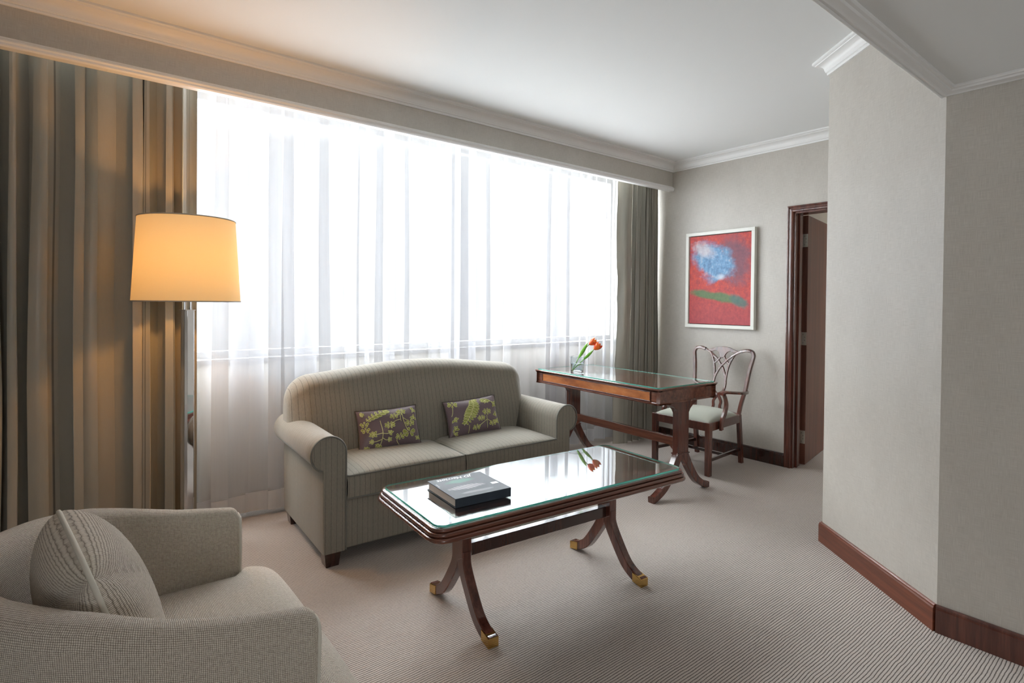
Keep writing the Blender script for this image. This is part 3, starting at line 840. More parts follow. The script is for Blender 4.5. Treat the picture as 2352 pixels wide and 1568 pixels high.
def text(parent, s, size, loc, rz, mat, name, shear=0.0, rot=None, bold=0.0):
    c = bpy.data.curves.new(name, 'FONT'); c.body = s; c.size = size; c.shear = shear; c.align_x = 'CENTER'; c.align_y = 'CENTER'; c.extrude = .0001; c.offset = bold
    c.materials.append(mat); tmp = bpy.data.objects.new(name+'_tmp', c); me = bpy.data.meshes.new_from_object(tmp); me.name = name
    bpy.data.objects.remove(tmp); bpy.data.curves.remove(c)
    if not me.materials: me.materials.append(mat)
    o = bpy.data.objects.new(name, me); COL.objects.link(o); o.parent = parent; o.location = loc; o.rotation_euler = rot or (0, 0, rz); return o
text(bk, 'JD Marriott', .034, (-.012, .098, BT+.0004), PI, INKWHITE, 'title_lettering', .35, bold=.0005)
text(bk, 'MEMORIAS', .0075, (-.118, .045, BT+.0004), -PI/2, INKWHITE, 'author_lettering')
m = MB(); m.box(.086, .116, -.050, -.028, BT, BT+.0004); m.obj('sticker', INKWHITE, parent=bk)

# ================================================================== DESK
DW, DL, DZT, DZB = .636, 1.28, .759, .646
dk = thing('desk', 'mahogany writing desk with a long frieze drawer and glass top, standing end-on to the window', 'desk', (3.277, 2.829, 0), R(-2.43))
m = MB(); stacked(m, DW, DL, .004, [(-.05, DZT-.026), (-.014, DZT-.026), (-.010, DZT-.022), (-.004, DZT-.019), (0, DZT-.014), (.001, DZT-.010), (-.003, DZT-.007), (-.008, DZT-.0065)], n=2)
m.obj('tabletop', MAHO_Y, parent=dk, smooth=30)
m = MB(); stacked(m, DW-.03, DL-.03, .012, [(0, DZT-.0060), (0, DZT-.001), (-.001, DZT)], n=3)
gl = m.obj('glass_top', [GLASSDESK, GLASSEDGE], parent=dk, smooth=30)
for p in gl.data.polygons:
    if abs(p.normal.z) < .8: p.material_index = 1
m = MB(); ap = [(-.05, DZB), (-.016, DZB), (-.014, DZB+.008), (-.019, DZB+.012), (-.020, DZB+.014), (-.020, DZT-.026), (-.05, DZT-.026)]
stacked(m, DW, DL, .003, ap, n=1); m.obj('apron', MAHO_Y, parent=dk, smooth=25)
m = MB(); xs = -DW/2+.020; y0, y1, z0, z1 = -DL/2+.085, DL/2-.085, DZB+.022, DZT-.036
m.box(xs-.004, xs+.01, y0, y1, z0, z1)
dw = m.obj('drawer', DRAWER, parent=dk, bevel=.002)
m = MB(); e = .005
for (a, b, c_, d_) in ((y0-e, y1+e, z1, z1+e), (y0-e, y1+e, z0-e, z0), (y0-e, y0, z0, z1), (y1, y1+e, z0, z1)): m.box(xs-.007, xs+.004, a, b, c_, d_)
m.obj('bead_moulding', MAHO, parent=dw, bevel=.0015)
for y in (-.572, .515):
    sabre_trestle(dk, y, .112, .05, DZB, .295, .30, .040, .085, 'x', MAHO)
    m = MB(); m.box(-.062, .062, y-.031, y+.031, .282, .290); m.obj('post_collar', MAHO, parent=dk, bevel=.002)
m = MB(); m.box(-.016, .016, -.55, .495, .325, .385)
for s_, yy in ((1, -.55), (-1, .495)):
    m.prism([(yy, .327), (yy+s_*.07, .327), (yy+s_*.05, .305), (yy+s_*.02, .285), (yy, .275)][::1], -.010, .010, 0, lambda a, b, c_: (c_, a, b))
m.obj('stretcher', MAHO_Y, parent=dk, bevel=.003)

# ---- vase and tulips
vz = DZT+.001; VX, VY = 3.062, 3.068
vs_ = thing('glass_vase', 'short clear glass tumbler vase half full of water, on the desk', 'vase', (VX, VY, vz), R(20))
def sq_ring(r, k, n=32, sq=4.5):
    P = []
    for i in range(n):
        a = 2*PI*i/n; c, s = math.cos(a), math.sin(a); q = (abs(c)**sq+abs(s)**sq)**(-1/sq); P.append((r*q*c, r*q*s, k))
    return P
def lathe_sq(m, prof, n=32, closed_top=False, sq=4.5, mi=0):
    rings = [sq_ring(r, z, n, sq) for r, z in prof]; vs = [p for rg in rings for p in rg]; fs = []
    for i in range(len(rings)-1):
        for k in range(n): fs.append((i*n+k, i*n+(k+1) % n, (i+1)*n+(k+1) % n, (i+1)*n+k))
    fs += [tuple(range(n))[::-1], tuple((len(rings)-1)*n+k for k in range(n))]
    m.add(vs, fs, None, mi)
m = MB(); lathe_sq(m, [(.040, 0), (.044, .003), (.050, .128), (.0485, .1285), (.0465, .127), (.0405, .020), (.036, .017)])
m.obj('vessel', TUMBLER, parent=vs_, smooth=40)
m = MB(); lathe_sq(m, [(.036, .0175), (.0402, .0205), (.0435, .075), (.0425, .0755)]); m.obj('water', WATER, parent=vs_, smooth=40)
def tulip(label, base, tip, bend, head_r, leafdef):
    o = thing('tulip', label, 'flower', base, 0, 'cut tulips in the glass vase')
    b = Vector((0, 0, 0)); t = Vector(tip)-Vector(base)
    mid_ = t*.5+Vector(bend)
    C = cr([b, mid_, t*.92+Vector(bend)*.3, t], 8)
    m = MB(); tube(m, C, .0034, 8); m.obj('stem', STEM, parent=o, smooth=60)
    ax = (C[-1]-C[-4]).normalized()
    q = ax.to_track_quat('Z', 'Y')
    m = MB()
    for layer, (n, rr, a0) in enumerate(((3, 1.0, 0), (3, .9, 60))):
        for k in range(n):
            a = R(a0+120*k)
            def fp(i, j, a=a, rr=rr):
                v = i/8; u = (j/6-.5)*2
                wv = head_r*1.05*math.sin(PI*min(1, v*.80+.12))*(1-.35*v**3)
                rad = head_r*rr*(math.sin(PI*(v*.62+.06))**.8)
                aa = a+u*wv/max(rad, .006)*.9
                h = head_r*2.25*v
                rad2 = rad*(1-.10*u*u)
                p = Vector((rad2*math.cos(aa), rad2*math.sin(aa), h-head_r*.12*u*u*v))
                return q @ p + t, (u, v)
            m.grid(fp, 8, 6)
    m.obj('petals', TULIP, parent=o, smooth=60, recalc=False)
    for (s0, L, dr, w) in leafdef:
        m = MB(); p0 = C[int(s0*(len(C)-1))]; d = Vector(dr).normalized(); sd = d.cross(Vector((.8, -.62, 0))).normalized() if abs(d.z) < .99 else Vector((.6, .8, 0))
        sd = Vector((.79, -.61, 0))*.9+Vector((0, 0, .25)); sd = (sd-d*sd.dot(d)).normalized(); up = d.cross(sd)
        def fl(i, j):
            v = i/12; u = (j/4-.5)*2; ww = w*math.sin(PI*min(1, (v*.93+.05)))**.8
            p = p0+d*L*v+sd*u*ww+up*(.012*math.sin(PI*v)*-1+.006*u*u)
            return p, (u, v)
        m.grid(fl, 12, 4); m.obj('leaf', LEAF, parent=o, smooth=60, recalc=False)
    return o
# camera-right in plan is about (.79,-.62)
def vr(r, z, dpt=0.0): return (VX+.786*r+.618*dpt, VY-.618*r+.786*dpt, vz+z)
tulip('orange-red tulip held highest in the glass vase', vr(-.032, .020), vr(.092, .222), (-.008, .006, .012), .029, [(.28, .150, (.36, -.28, .78), .013)])
tulip('orange-red tulip leaning lower and to the right in the glass vase', vr(-.028, .020, .01), vr(.128, .185, -.01), (.0, 0, .004), .030, [(.30, .120, (.50, -.40, .62), .011)])

# ================================================================== DESK CHAIR
ch = thing('armchair', 'dark mahogany open armchair with an interlaced pierced back and sage seat, behind the desk', 'chair', (4.02, 2.615, 0), R(0))
# local: front is -x, back is +x
def leg_box(name, pts0, pts1, w0, w1, z0, z1):
    m = MB(); (ax, ay), (bx, by) = pts0, pts1
    vs = [(ax+sx*w0/2, ay+sy*w0/2, z0) for sx, sy in ((-1, -1), (1, -1), (1, 1), (-1, 1))]+[(bx+sx*w1/2, by+sy*w1/2, z1) for sx, sy in ((-1, -1), (1, -1), (1, 1), (-1, 1))]
    m.add(vs, [(3, 2, 1, 0), (4, 5, 6, 7), (0, 1, 5, 4), (1, 2, 6, 5), (2, 3, 7, 6), (3, 0, 4, 7)])
    return m.obj(name, DARKW if False else MAHO, parent=ch, bevel=.003)
FX, RXX = -.25, .245; FY, RY = .245, .205; SH = .405
for sy in (-1, 1):
    leg_box('leg', (FX, sy*FY), (FX, sy*FY), .040, .042, 0, SH)
    leg_box('leg', (RXX+.045, sy*RY), (RXX, sy*RY), .032, .034, 0, SH)
m = MB()
m.box(FX-.018, FX+.008, -FY, FY, SH-.065, SH-.002)
for sy in (-1, 1):
    q = [(FX, sy*(FY+.018)), (RXX, sy*(RY+.015)), (RXX, sy*(RY-.012)), (FX, sy*(FY-.010))]
    m.prism(q if sy < 0 else q[::-1], SH-.065, SH-.002)
m.box(RXX-.012, RXX+.014, -RY, RY, SH-.065, SH+.01)
m.obj('seat_rail', MAHO, parent=ch, bevel=.003)
m = MB()
def ps(i, j):
    u = .5-.5*math.cos(PI*i/16); v = .5-.5*math.cos(PI*j/16)
    x = FX-.006+(RXX-FX-.01)*u; hw = (FY+.004)+(RY-FY)*u; y = -hw+2*hw*v
    e = max(0, (1-abs(2*u-1)**3)*(1-abs(2*v-1)**3))**.5
    return (x, y, SH-.004+.058*e), (x, y)
m.grid(ps, 16, 16); m.obj('seat', GREENPAD, parent=ch, smooth=60)
for sy in (-1, 1):
    m = MB(); m.prism([(FX, sy*FY-.009), (RXX+.04, sy*RY-.009), (RXX+.04, sy*RY+.009), (FX, sy*FY+.009)], .105, .130); m.obj('stretcher', DARKW, parent=ch, bevel=.002)
m = MB(); m.box(-.01, .012, -.225, .225, .108, .130); m.obj('stretcher', DARKW, parent=ch, bevel=.002)
m = MB(); m.box(RXX+.025, RXX+.045, -RY, RY, .13, .155); m.obj('stretcher', DARKW, parent=ch, bevel=.002)
# back, raked
def bf(y, z, d): return (RXX+.0+(z-SH)*.20+d, y, z)
loop = [(.205, .40), (.212, .47), (.224, .54), (.237, .60), (.243, .66), (.249, .72), (.257, .78), (.268, .84), (.274, .885), (.255, .915), (.215, .922), (.17, .912), (.13, .893), (.09, .866), (.055, .838), (.02, .800), (-.01, .765), (-.030, .725), (-.045, .69), (-.052, .65), (-.052, .61), (-.040, .57), (0, .537)]
for sg in (1, -1):
    P_ = [(y*sg, z) for y, z in loop]
    m = MB(); ribbon(m, cr(P_[:12], 6), lambda t: .030-.004*t, .026, bf); m.obj('back_post', MAHO, parent=ch, smooth=40)
m = MB()
for sg in (1, -1):
    off = .004*sg
    P_ = [(y*sg, z) for y, z in loop]
    ribbon(m, cr(P_[11:], 6), .0185, .017, lambda y, z, d, o=off: bf(y, z, d+o))
    ribbon(m, cr([(sg*a, b) for a, b in ((.125, .895), (.100, .862), (.077, .815), (.062, .76), (.056, .70), (.054, .65))], 6), .016, .016, bf)
    ribbon(m, cr([(sg*a, b) for a, b in ((.014, .905), (.014, .87), (.022, .845), (.042, .822), (.066, .800))], 6), .016, .016, bf)
    ribbon(m, cr([(sg*a, b) for a, b in ((.0, .537), (.02, .51), (.035, .48), (.030, .44), (.045, .40))], 6), .022, .016, bf)
m.obj('splat', MAHO, parent=ch, smooth=40)
m = MB()
top = [(-.15, .905), (-.10, .922), (-.055, .938), (0, .944), (.055, .938), (.10, .922), (.15, .905)]
bot = [(.10, .893), (.070, .905), (.045, .898), (.030, .880), (.020, .858), (0, .842), (-.020, .858), (-.030, .880), (-.045, .898), (-.070, .905), (-.10, .893)]
m.prism((top+bot)[::-1], -.009, .009, 0, bf); m.obj('crest_rail', MAHO, parent=ch, bevel=.003)
for sg in (1, -1):
    m = MB()
    a0 = bf(sg*.236, .595, 0)
    C = cr([(a0[0]+.012, sg*.246, .590), (a0[0]-.05, sg*.275, .592), (.13, sg*.292, .600), (.02, sg*.285, .612), (-.065, sg*.262, .620), (-.115, sg*.255, .612)], 7)
    # flat armrest: ribbon in plan
    path = [(p.x, p.y) for p in C]; zs = [p.z for p in C]
    k_ = [0]
    n = len(path); rings = []
    for i in range(n):
        a = Vector(path[max(0, i-1)]); b = Vector(path[min(n-1, i+1)]); t = (b-a).normalized(); nn = Vector((-t.y, t.x)); hw = .014+.014*(i/(n-1))**2
        z = zs[i]
        sec = [(-hw, -.010), (hw, -.010), (hw+.001, .004), (hw*.6, .012), (-hw*.6, .012), (-hw-.001, .004)]
        rings.append([(path[i][0]+nn.x*s_, path[i][1]+nn.y*s_, z+e_) for s_, e_ in sec])
    S = 6; m.add([p for rg in rings for p in rg], [(i*S+k, i*S+(k+1) % S, (i+1)*S+(k+1) % S, (i+1)*S+k) for i in range(n-1) for k in range(S)]+[tuple(range(S)), tuple((n-1)*S+k for k in range(S))])
    ar = m.obj('armrest', MAHO, parent=ch, smooth=40)
    m = MB(); fr3 = lambda s_, z, d, sg=sg: (s_, sg*(FY+.022+.010*((z-.34)/.27))+d, z)
    ribbon(m, cr([(-.098, .607), (-.075, .57), (-.060, .52), (-.078, .46), (-.105, .41), (-.115, .36), (-.112, .335)], 6), lambda t: .024+.022*math.sin(PI*min(1, t*1.05))**2*t+.010*t, .022, fr3)
    m.obj('arm_support', MAHO, parent=ar, smooth=40)

# ================================================================== PAINTING
pt = thing('framed_painting', 'abstract red and blue painting in a thin white frame on the far wall', 'painting', (XW-.002, 2.726, 1.522))
PW, PH = .664, .862
m = MB(); f_ = .030; dpt = .040
def fx(a, b, c_, d_, x0=-dpt, x1=0): m.box(x0, x1, a, b, c_, d_)
fx(-PW/2, PW/2, PH/2-f_, PH/2); fx(-PW/2, PW/2, -PH/2, -PH/2+f_); fx(-PW/2, -PW/2+f_, -PH/2+f_, PH/2-f_); fx(PW/2-f_, PW/2, -PH/2+f_, PH/2-f_)
m.obj('frame', simple('pale_silver_frame', (.80, .80, .74), .35), parent=pt, bevel=.002)
m = MB(); m.box(-.012, -.002, -PW/2+f_, PW/2-f_, -PH/2+f_, PH/2-f_); m.obj('backing', simple('black_rebate', (.02, .02, .02), .7), parent=pt)
def m_paint():
    t = NT('painted_canvas'); tc = t.n('ShaderNodeTexCoord'); P = tc.outputs['Object']; sx = t.n('ShaderNodeSeparateXYZ'); t.put(sx.inputs[0], P)
    y, z = sx.outputs[1], sx.outputs[2]      # seen from the room, +y is left
    n1 = t.noise(t.scaled(P, (1, 5, 5)), 1, 5, .65); n2 = t.noise(t.scaled(P, (1, 26, 26)), 1, 4, .7); n4 = t.noise(t.scaled(P, (1, 7, 11)), 1, 4, .7)
    c = t.ramp(n2, [(.3, (.33, .022, .025)), (.5, (.52, .042, .035)), (.7, (.70, .075, .03))])
    c = t.mix(t.rng(z, -.05, -.38, 0, .75), c, t.mix(n2, (.24, .025, .04), (.50, .08, .10)))
    def blob(cy, cz, ry, rz, soft=.35, wob=.8, rot=0.0):
        dy = t.math('SUBTRACT', y, cy); dz = t.math('SUBTRACT', z, cz)
        ca, sa = math.cos(rot), math.sin(rot)
        a = t.math('ADD', t.math('MULTIPLY', dy, ca/ry), t.math('MULTIPLY', dz, sa/ry))
        b = t.math('ADD', t.math('MULTIPLY', dy, -sa/rz), t.math('MULTIPLY', dz, ca/rz))
        d = t.math('SQRT', t.math('ADD', t.math('MULTIPLY', a, a), t.math('MULTIPLY', b, b)))
        d = t.math('ADD', d, t.math('MULTIPLY', t.math('SUBTRACT', t.math('ADD', t.math('MULTIPLY', n1, .5), t.math('MULTIPLY', n4, .5)), .5), wob*2.2))
        return t.rng(d, 1-soft, 1.05, 1, 0)
    c = t.mix(t.math('MULTIPLY', blob(-.13, .16, .20, .24, .4), .95), c, t.mix(n2, (.11, .03, .055), (.30, .09, .13)))
    c = t.mix(blob(.065, .155, .25, .17, .35, .8, .5), c, t.ramp(n2, [(.3, (.06, .16, .33)), (.55, (.17, .36, .60)), (.72, (.50, .58, .66))]))
    c = t.mix(t.math('MULTIPLY', blob(.16, .27, .13, .07, .7, 1.0, .4), .85), c, t.mix(n2, (.45, .33, .42), (.80, .82, .80)))
    c = t.mix(t.math('MULTIPLY', blob(-.02, .02, .05, .035, .8), .7), c, (.72, .78, .85))
    c = t.mix(t.math('MULTIPLY', blob(.02, -.15, .27, .045, .35, .7, .16), .95), c, t.mix(n2, (.03, .09, .035), (.15, .27, .10)))
    c = t.mix(t.math('MULTIPLY', blob(-.19, -.19, .10, .05, .4, .9, .5), .9), c, t.mix(n2, (.03, .10, .09), (.12, .20, .17)))
    t.principled(Base_Color=c, Roughness=.5, Normal=t.bump(n2, .25, .002)); return t.m
m = MB(); e = .006; m.box(-.026, -.012, -PW/2+f_+e, PW/2-f_-e, -PH/2+f_+e, PH/2-f_-e); m.obj('canvas', m_paint(), parent=pt)

# ================================================================== FLOOR LAMP
LX, LY = .416, 3.00
lp_ = thing('floor_lamp', 'floor lamp with a lit cream drum shade on a mirror-polished steel column', 'lamp', (LX, LY, 0), R(24))
m = MB(); stacked(m, .26, .26, .006, [(0, 0), (0, .014), (-.002, .016)], n=2); m.obj('base', CHROME, parent=lp_, smooth=30)
m = MB(); c_ = .0085; h_ = .0235
oc = [(h_, -h_+c_), (h_, h_-c_), (h_-c_, h_), (-h_+c_, h_), (-h_, h_-c_), (-h_, -h_+c_), (-h_+c_, -h_), (h_-c_, -h_)]
m.prism(oc, .016, 1.250); m.obj('column', CHROME, parent=lp_, bevel=.0008)
m = MB(); m.box(-.025, .025, -.025, .025, 1.250, 1.2535)
for s_ in (-.013, .013): tube(m, [(s_, -s_*.2, 1.25), (s_, -s_*.2, 1.34)], .0045, 10)
m.box(-.018, .018, -.008, .008, 1.335, 1.342)
tube(m, [(0, 0, 1.34), (0, 0, 1.43)], .016, 14)
for k in range(3):
    a = 2*PI*k/3+.3; tube(m, [(0, 0, 1.375), (.218*math.cos(a), .218*math.sin(a), 1.300)], .0022, 6)
m.obj('neck', CHROME, parent=lp_, smooth=40)
m = MB(); RB, RT, Z0, Z1 = .2240, .2015, 1.292, 1.676
def fsd(i, j, r=0.0):
    a = 2*PI*i/72; t = j/10; rr = RB+(RT-RB)*t-r; return (rr*math.cos(a), rr*math.sin(a), Z0+(Z1-Z0)*t), (a*RB, Z0+(Z1-Z0)*t)
m.grid(fsd, 72, 10); shd = m.obj('lamp_shade', SHADE, parent=lp_, smooth=60, recalc=False, merge=False)
for zz, rr in ((Z0+.001, RB), (Z1-.001, RT)):
    m = MB(); tube(m, [((rr)*math.cos(2*PI*k/72), (rr)*math.sin(2*PI*k/72), zz) for k in range(72)], .0028, 6, closed=True); m.obj('shade_trim', SHADETRIM, parent=shd, smooth=60)
BULB = NT('lamp_bulb_glow'); em = BULB.n('ShaderNodeEmission'); em.inputs[0].default_value = (1, .62, .25, 1); em.inputs[1].default_value = 12; BULB.t.links.new(em.outputs[0], BULB.out.inputs[0])
m = MB()
def fb(i, j):
    a = 2*PI*i/16; t = PI*j/10; r = .026*math.sin(t); return (r*math.cos(a), r*math.sin(a), 1.465-.034*math.cos(t)), (0, 0)
m.grid(fb, 16, 10); bo = m.obj('bulb', BULB.m, parent=lp_, smooth=60)

# ================================================================== TUB CHAIR (foreground)
tc_ = thing('tub_chair', 'cream open-weave tub armchair with a curved back, in the left foreground', 'armchair', (.05, 1.648, 0), 0)
# U path in plan (local): from near arm front to far arm front, front is +x
HW = .412; XF = .380; XBK = -.295; XS = .11
def upath(t):
    # t 0..1 ; straight arms then superelliptic back
    a0 = .24
    if t < a0: q = (t/a0)**1.7; return Vector((XF+(XS-XF)*q, -HW)), 0
    if t > 1-a0: q = ((1-t)/a0)**1.7; return Vector((XF+(XS-XF)*q, HW)), 0
    q = (t-a0)/(1-2*a0); a = -PI/2-PI*q   # from -90 through 180 to 90
    c, s = math.cos(a), math.sin(a); e = 2/1.95
    return Vector((XS-(XS-XBK)*abs(c)**e, HW*abs(s)**e*(1 if s > 0 else -1))), 0
NP = 84
UP = [upath(i/NP)[0] for i in range(NP+1)]
LEN = [0]
for i in range(NP): LEN.append(LEN[-1]+(UP[i+1]-UP[i]).length)
def rimz(x):
    t = max(0, (XF-x)/(XF-XBK)); K = [(0, .602), (.25, .632), (.42, .662), (.62, .700), (.8, .716), (1.01, .725)]
    for (a, za), (b, zb) in zip(K[:-1], K[1:]):
        if t <= b: q = (t-a)/(b-a); z = za+(zb-za)*q; break
    d = XF-x; r = .022
    if d < r: z -= r*(1-math.sqrt(max(0, 1-(1-d/r)**2)))
    return z
def thick(x):
    t = (XF-x)/(XF-XBK); return .055+.040*min(1, t*1.2)
m = MB(); NV = 30; ZB0, ZI0 = .10, .30
def shell(i, j):
    p = UP[i]; a = UP[max(0, i-1)]; b = UP[min(NP, i+1)]; t = (b-a).normalized(); nn = Vector((t.y, -t.x))   # inward?
    cdir = (Vector((0.08, 0))-p)
    if nn.dot(cdir) < 0: nn = -nn
    z1 = rimz(p.x); th = thick(p.x); v = j/NV
    lean = .055*max(0, min(1, (XF-p.x)/(XF-XBK)*1.3))      # back leans out at the top
    if v < .4:
        q = v/.4; z = ZB0+(z1-th*.5-ZB0)*q; off = 0
        ins = (1-q)*.02+lean*(1-q)
    elif v < .6:
        q = (v-.4)/.2; a_ = PI*(1-q); z = z1-th*.5+th*.5*math.sin(a_)**.75 if 0 < q < 1 else z1-th*.5; off = th/2+th/2*math.cos(a_)
        ins = 0
    else:
        q = (v-.6)/.4; z = z1-th*.5+(ZI0-(z1-th*.5))*q; off = th; ins = lean*q*1.0+.006*math.sin(PI*q)
    P_ = p+nn*(off+ins)
    return (P_.x, P_.y, z), (LEN[i], 0)
ARC = []
for i in range(NP+1):
    row = [0.0]
    for j in range(NV): row.append(row[-1]+(Vector(shell(i, j+1)[0])-Vector(shell(i, j)[0])).length)
    ARC.append(row)
AT_ = ARC[0][NV//2]
m.grid(lambda i, j: (shell(i, j)[0], (LEN[i], ARC[i][j]-ARC[i][NV//2])), NP, NV)
for i in (0, NP):
    vs = [Vector(shell(i, j)[0]) for j in range(NV+1)]
    # slightly padded front edge
    ctr = [Vector((v.x+.012, (v.y), v.z)) for v in vs]
    inner = []
    cy_ = sum(v.y for v in vs)/len(vs)
    for v in vs: inner.append(Vector((v.x+.010, v.y+(cy_-v.y)*.45, v.z-(.008 if v.z > .5 else 0))))
    n = len(vs); m.add(vs+inner, [(k, k+1, n+k+1, n+k) for k in range(n-1)]+[tuple(range(n, 2*n))], [[(v.y, v.z) for v in (vs[k], vs[k+1], inner[k+1], inner[k])] for k in range(n-1)]+[[(v.y, v.z) for v in inner]])
sh_ = m.obj('shell', WEAVE, parent=tc_, smooth=50, merge=True)
for i in (0, NP):
    m = MB(); tube(m, [Vector(shell(i, j)[0])+Vector((.002, 0, 0)) for j in range(4, NV-2)], .0038, 6); m.obj('piping', WEAVEPIPE, parent=sh_, smooth=60)
# seat: wide cushion whose front runs past the arms
def seat_fn():
    m = MB(); n = 28
    x0, x1 = -.20, .515
    def hwid(x):
        if x > XF-.01: return HW-.004
        return HW-thick(x)-.004
    def fz(u, v, x):
        e = max(0, 1-abs(2*v-1)**3.0)**.5
        ef = max(0, 1-max(0, (u-.80)/.20)**2.2)**.5
        return .372+.048*e*(.55+.45*min(1, u*2.5))*1.0*ef+.012*math.sin(PI*u)*e - (1-ef)*.055
    def f(i, j):
        u = i/n; v = .5-.5*math.cos(PI*j/n); x = x0+(x1-x0)*(1-(1-u)**1.5)
        uu = (x-x0)/(x1-x0)
        # blend half-width around the arm front
        k = max(0, min(1, (x-(XF-.02))/.05)); k = k*k*(3-2*k)
        hw = (HW-thick(XF)-.004)*(1-k)+(HW-.002)*k
        if x < .08: hw = min(hw, math.sqrt(max(.01, 1-((x-.08)/.33)**2))*(HW-.07))
        fr_ = max(0, (x-(x1-.06))/.06); hw -= .03*fr_**2
        y = -hw+2*hw*v
        return (x, y, fz(uu, v, x)), (x, y)
    m.grid(f, n, n)
    # front drop
    def g(i, j):
        (x, y, z), _ = f(n, j); t = i/6; zz = z+(.16-z)*t
        return (x+.012*math.sin(PI*min(1, t*1.6))*(1 if t < .7 else 0)-.02*t, y, zz), (y, zz)
    m.grid(g, 6, n)
    for sg in (0, n):   # sides of the front part
        def h(i, j, sg=sg):
            k0 = int(n*.40); (x, y, z), _ = f(k0+int((n-k0)*i/10), sg); t = j/4; return (x, y, z+(.16-z)*t), (x, z+(.16-z)*t)
        m.grid(h, 10, 4)
    return m.obj('seat', WEAVE, parent=tc_, smooth=60, merge=True)
seat_fn()
m = MB(); m.box(-.16, .44, -HW+.08, HW-.08, .07, .17); m.obj('base', WEAVE, parent=tc_, bevel=.01)
for (x, y) in ((.39, -.30), (.39, .30), (-.12, -.22), (-.12, .22)):
    m = MB(); m.box(x-.02, x+.02, y-.02, y+.02, 0, .075); m.obj('leg', DARKW, parent=tc_, bevel=.002)
# lumbar pillow
def plump(w, h, th, n=26):
    m = MB()
    def S_(u, v, sg):
        a = 2*u-1; b = 2*v-1; e = max(0, (1-abs(a)**2.5)*(1-abs(b)**2.5))**.5
        # superellipse outline
        L = (abs(a)**3.6+abs(b)**3.6)**(1/3.6) if (abs(a)+abs(b)) > 0 else 1
        mx = max(abs(a), abs(b), 1e-6); k = mx/max(L, 1e-6)
        return Vector((sg*th*e, a*w/2*k, b*h/2*k))
    for sg in (1, -1):
        m.grid(lambda i, j: (S_(.5-.5*math.cos(PI*i/n), .5-.5*math.cos(PI*j/n), sg), ((.5-.5*math.cos(PI*i/n))*w, (.5-.5*math.cos(PI*j/n))*h)), n, n)
    edge = []
    for k in range(96):
        t = k/96*4; s_ = int(t); f_ = t-s_
        u, v = [(f_, 0), (1, f_), (1-f_, 1), (0, 1-f_)][s_]; edge.append(S_(u, v, 1))
    return m, edge
m, edge = plump(.47, .42, .105)
pil = m.obj('lumbar_pillow', WEAVE, loc=(.045, 1.61, .582), rot=(R(4), R(-17), R(7)), smooth=60, merge=True)
tag(pil, 'cream woven pillow with a corded edge, propped against the back of the foreground tub chair', 'cushion')
m = MB(); tube(m, edge, .0055, 8, closed=True); m.obj('piping', WEAVEPIPE, parent=pil, smooth=60)

# ================================================================== LIGHT
w = bpy.data.worlds.new('overcast'); scene.world = w; w.use_nodes = True
bg = w.node_tree.nodes['Background']
# hazy bright day: dim skyline band at the horizon, bright overcast above, sunlit ground below
_g = w.node_tree.nodes.new('ShaderNodeTexCoord'); _s = w.node_tree.nodes.new('ShaderNodeSeparateXYZ'); _r = w.node_tree.nodes.new('ShaderNodeValToRGB'); _m = w.node_tree.nodes.new('ShaderNodeMapRange')
w.node_tree.links.new(_g.outputs['Generated'], _s.inputs[0]); w.node_tree.links.new(_s.outputs[2], _m.inputs[0]); _m.inputs[1].default_value = -1; _m.inputs[2].default_value = 1
w.node_tree.links.new(_m.outputs[0], _r.inputs[0])
SKY = [(0.0, 7.5), (.39, 7.5), (.455, 1.12), (.50, .95), (.63, 1.12), (.72, 19), (1.0, 28)]
while len(_r.color_ramp.elements) < len(SKY): _r.color_ramp.elements.new(.5)
for _e, (_p, _v) in zip(_r.color_ramp.elements, SKY): _e.position = _p; _e.color = (_v*.93/40, _v*.965/40, _v/40, 1)
# extra sky brightness added towards -x to light the angled wall
_a = w.node_tree.nodes.new('ShaderNodeMapRange'); w.node_tree.links.new(_s.outputs[0], _a.inputs[0])
_a.inputs[1].default_value = .0; _a.inputs[2].default_value = -.35; _a.inputs[3].default_value = 0; _a.inputs[4].default_value = 1
_x = w.node_tree.nodes.new('ShaderNodeMix'); _x.data_type = 'RGBA'; _x.blend_type = 'LIGHTEN'
w.node_tree.links.new(_a.outputs[0], _x.inputs[0]); w.node_tree.links.new(_r.outputs[0], _x.inputs[6]); _x.inputs[7].default_value = (.205, .214, .222, 1)
w.node_tree.links.new(_x.outputs[2], bg.inputs[0]); bg.inputs[1].default_value = 40
def area(name, loc, rot, sx, sy, power=0, col=(1, 1, 1), portal=False):
    l = bpy.data.lights.new(name, 'AREA'); l.shape = 'RECTANGLE'; l.size = sx; l.size_y = sy; l.energy = power; l.color = col
    if portal: l.cycles.is_portal = True
    o = bpy.data.objects.new(name, l); COL.objects.link(o); o.location = loc; o.rotation_euler = rot; return o
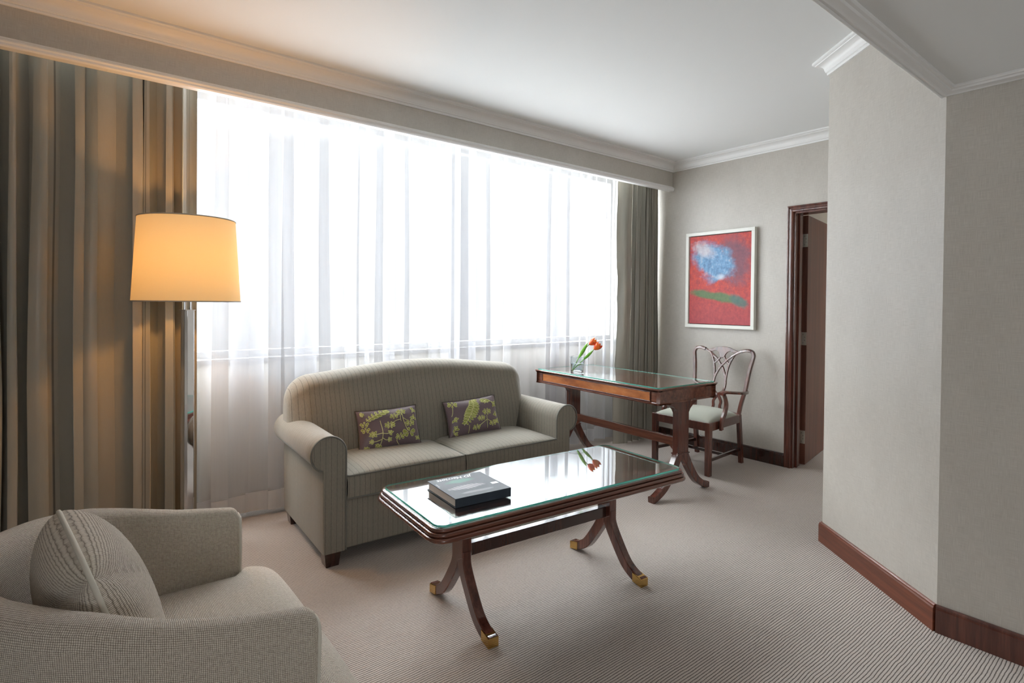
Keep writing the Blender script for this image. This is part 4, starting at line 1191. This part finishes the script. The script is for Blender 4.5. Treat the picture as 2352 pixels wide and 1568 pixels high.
area('window_portal', ((WX0+WX1)/2, YWIN+.15, (ZSILL+ZHEAD)/2), (R(90), 0, 0), WX1-WX0, ZHEAD-ZSILL, portal=True).rotation_euler = (R(-90), 0, 0)
area('window_portal', ((RX0+RX1)/2, YBACK-.17, (RZ0+RZ1)/2), (R(90), 0, 0), RX1-RX0, RZ1-RZ0, portal=True)  # portal for the added rear fill window
def point(name, loc, power, col, r=.03):
    l = bpy.data.lights.new(name, 'POINT'); l.energy = power; l.color = col; l.shadow_soft_size = r
    o = bpy.data.objects.new(name, l); COL.objects.link(o); o.location = loc; return o
point('lamp_bulb_light', (LX, LY, 1.47), 42, (1, .47, .12), .03)
# added fill light for the room beyond the door, no fixture built
point('hall_fill_light', (6.0, 2.6, 2.2), 4, (1, .93, .85), .15)

# ================================================================== CAMERA
f_px, cy_px, pitch, yaw, roll, EYE = 1275.354, 711.054, .0125624, .6665401, .0092853, 1.30
cp, sp = math.cos(pitch), math.sin(pitch)
fw = Vector((math.sin(yaw)*cp, math.cos(yaw)*cp, -sp)); r0 = Vector((math.cos(yaw), -math.sin(yaw), 0)); u0 = r0.cross(fw)
r2 = math.cos(roll)*r0+math.sin(roll)*u0; u2 = -math.sin(roll)*r0+math.cos(roll)*u0
cam = bpy.data.cameras.new('camera'); co = bpy.data.objects.new('camera', cam); COL.objects.link(co)
co.matrix_world = Matrix(((r2.x, u2.x, -fw.x, 0), (r2.y, u2.y, -fw.y, 0), (r2.z, u2.z, -fw.z, EYE), (0, 0, 0, 1)))
cam.sensor_fit = 'HORIZONTAL'; cam.sensor_width = 36; cam.lens = f_px*36/2352; cam.shift_y = (cy_px-784)/2352; cam.clip_start = .02
scene.camera = co
scene.view_settings.view_transform = 'Standard'; scene.view_settings.look = 'None'; scene.view_settings.gamma = 1
scene.view_settings.use_curve_mapping = False; scene.view_settings.exposure = 0.62
scene.cycles.max_bounces = 10; scene.cycles.diffuse_bounces = 5; scene.cycles.transparent_max_bounces = 16; scene.cycles.transmission_bounces = 8
scene.cycles.sample_clamp_indirect = 6
scene.cycles.use_denoising = True
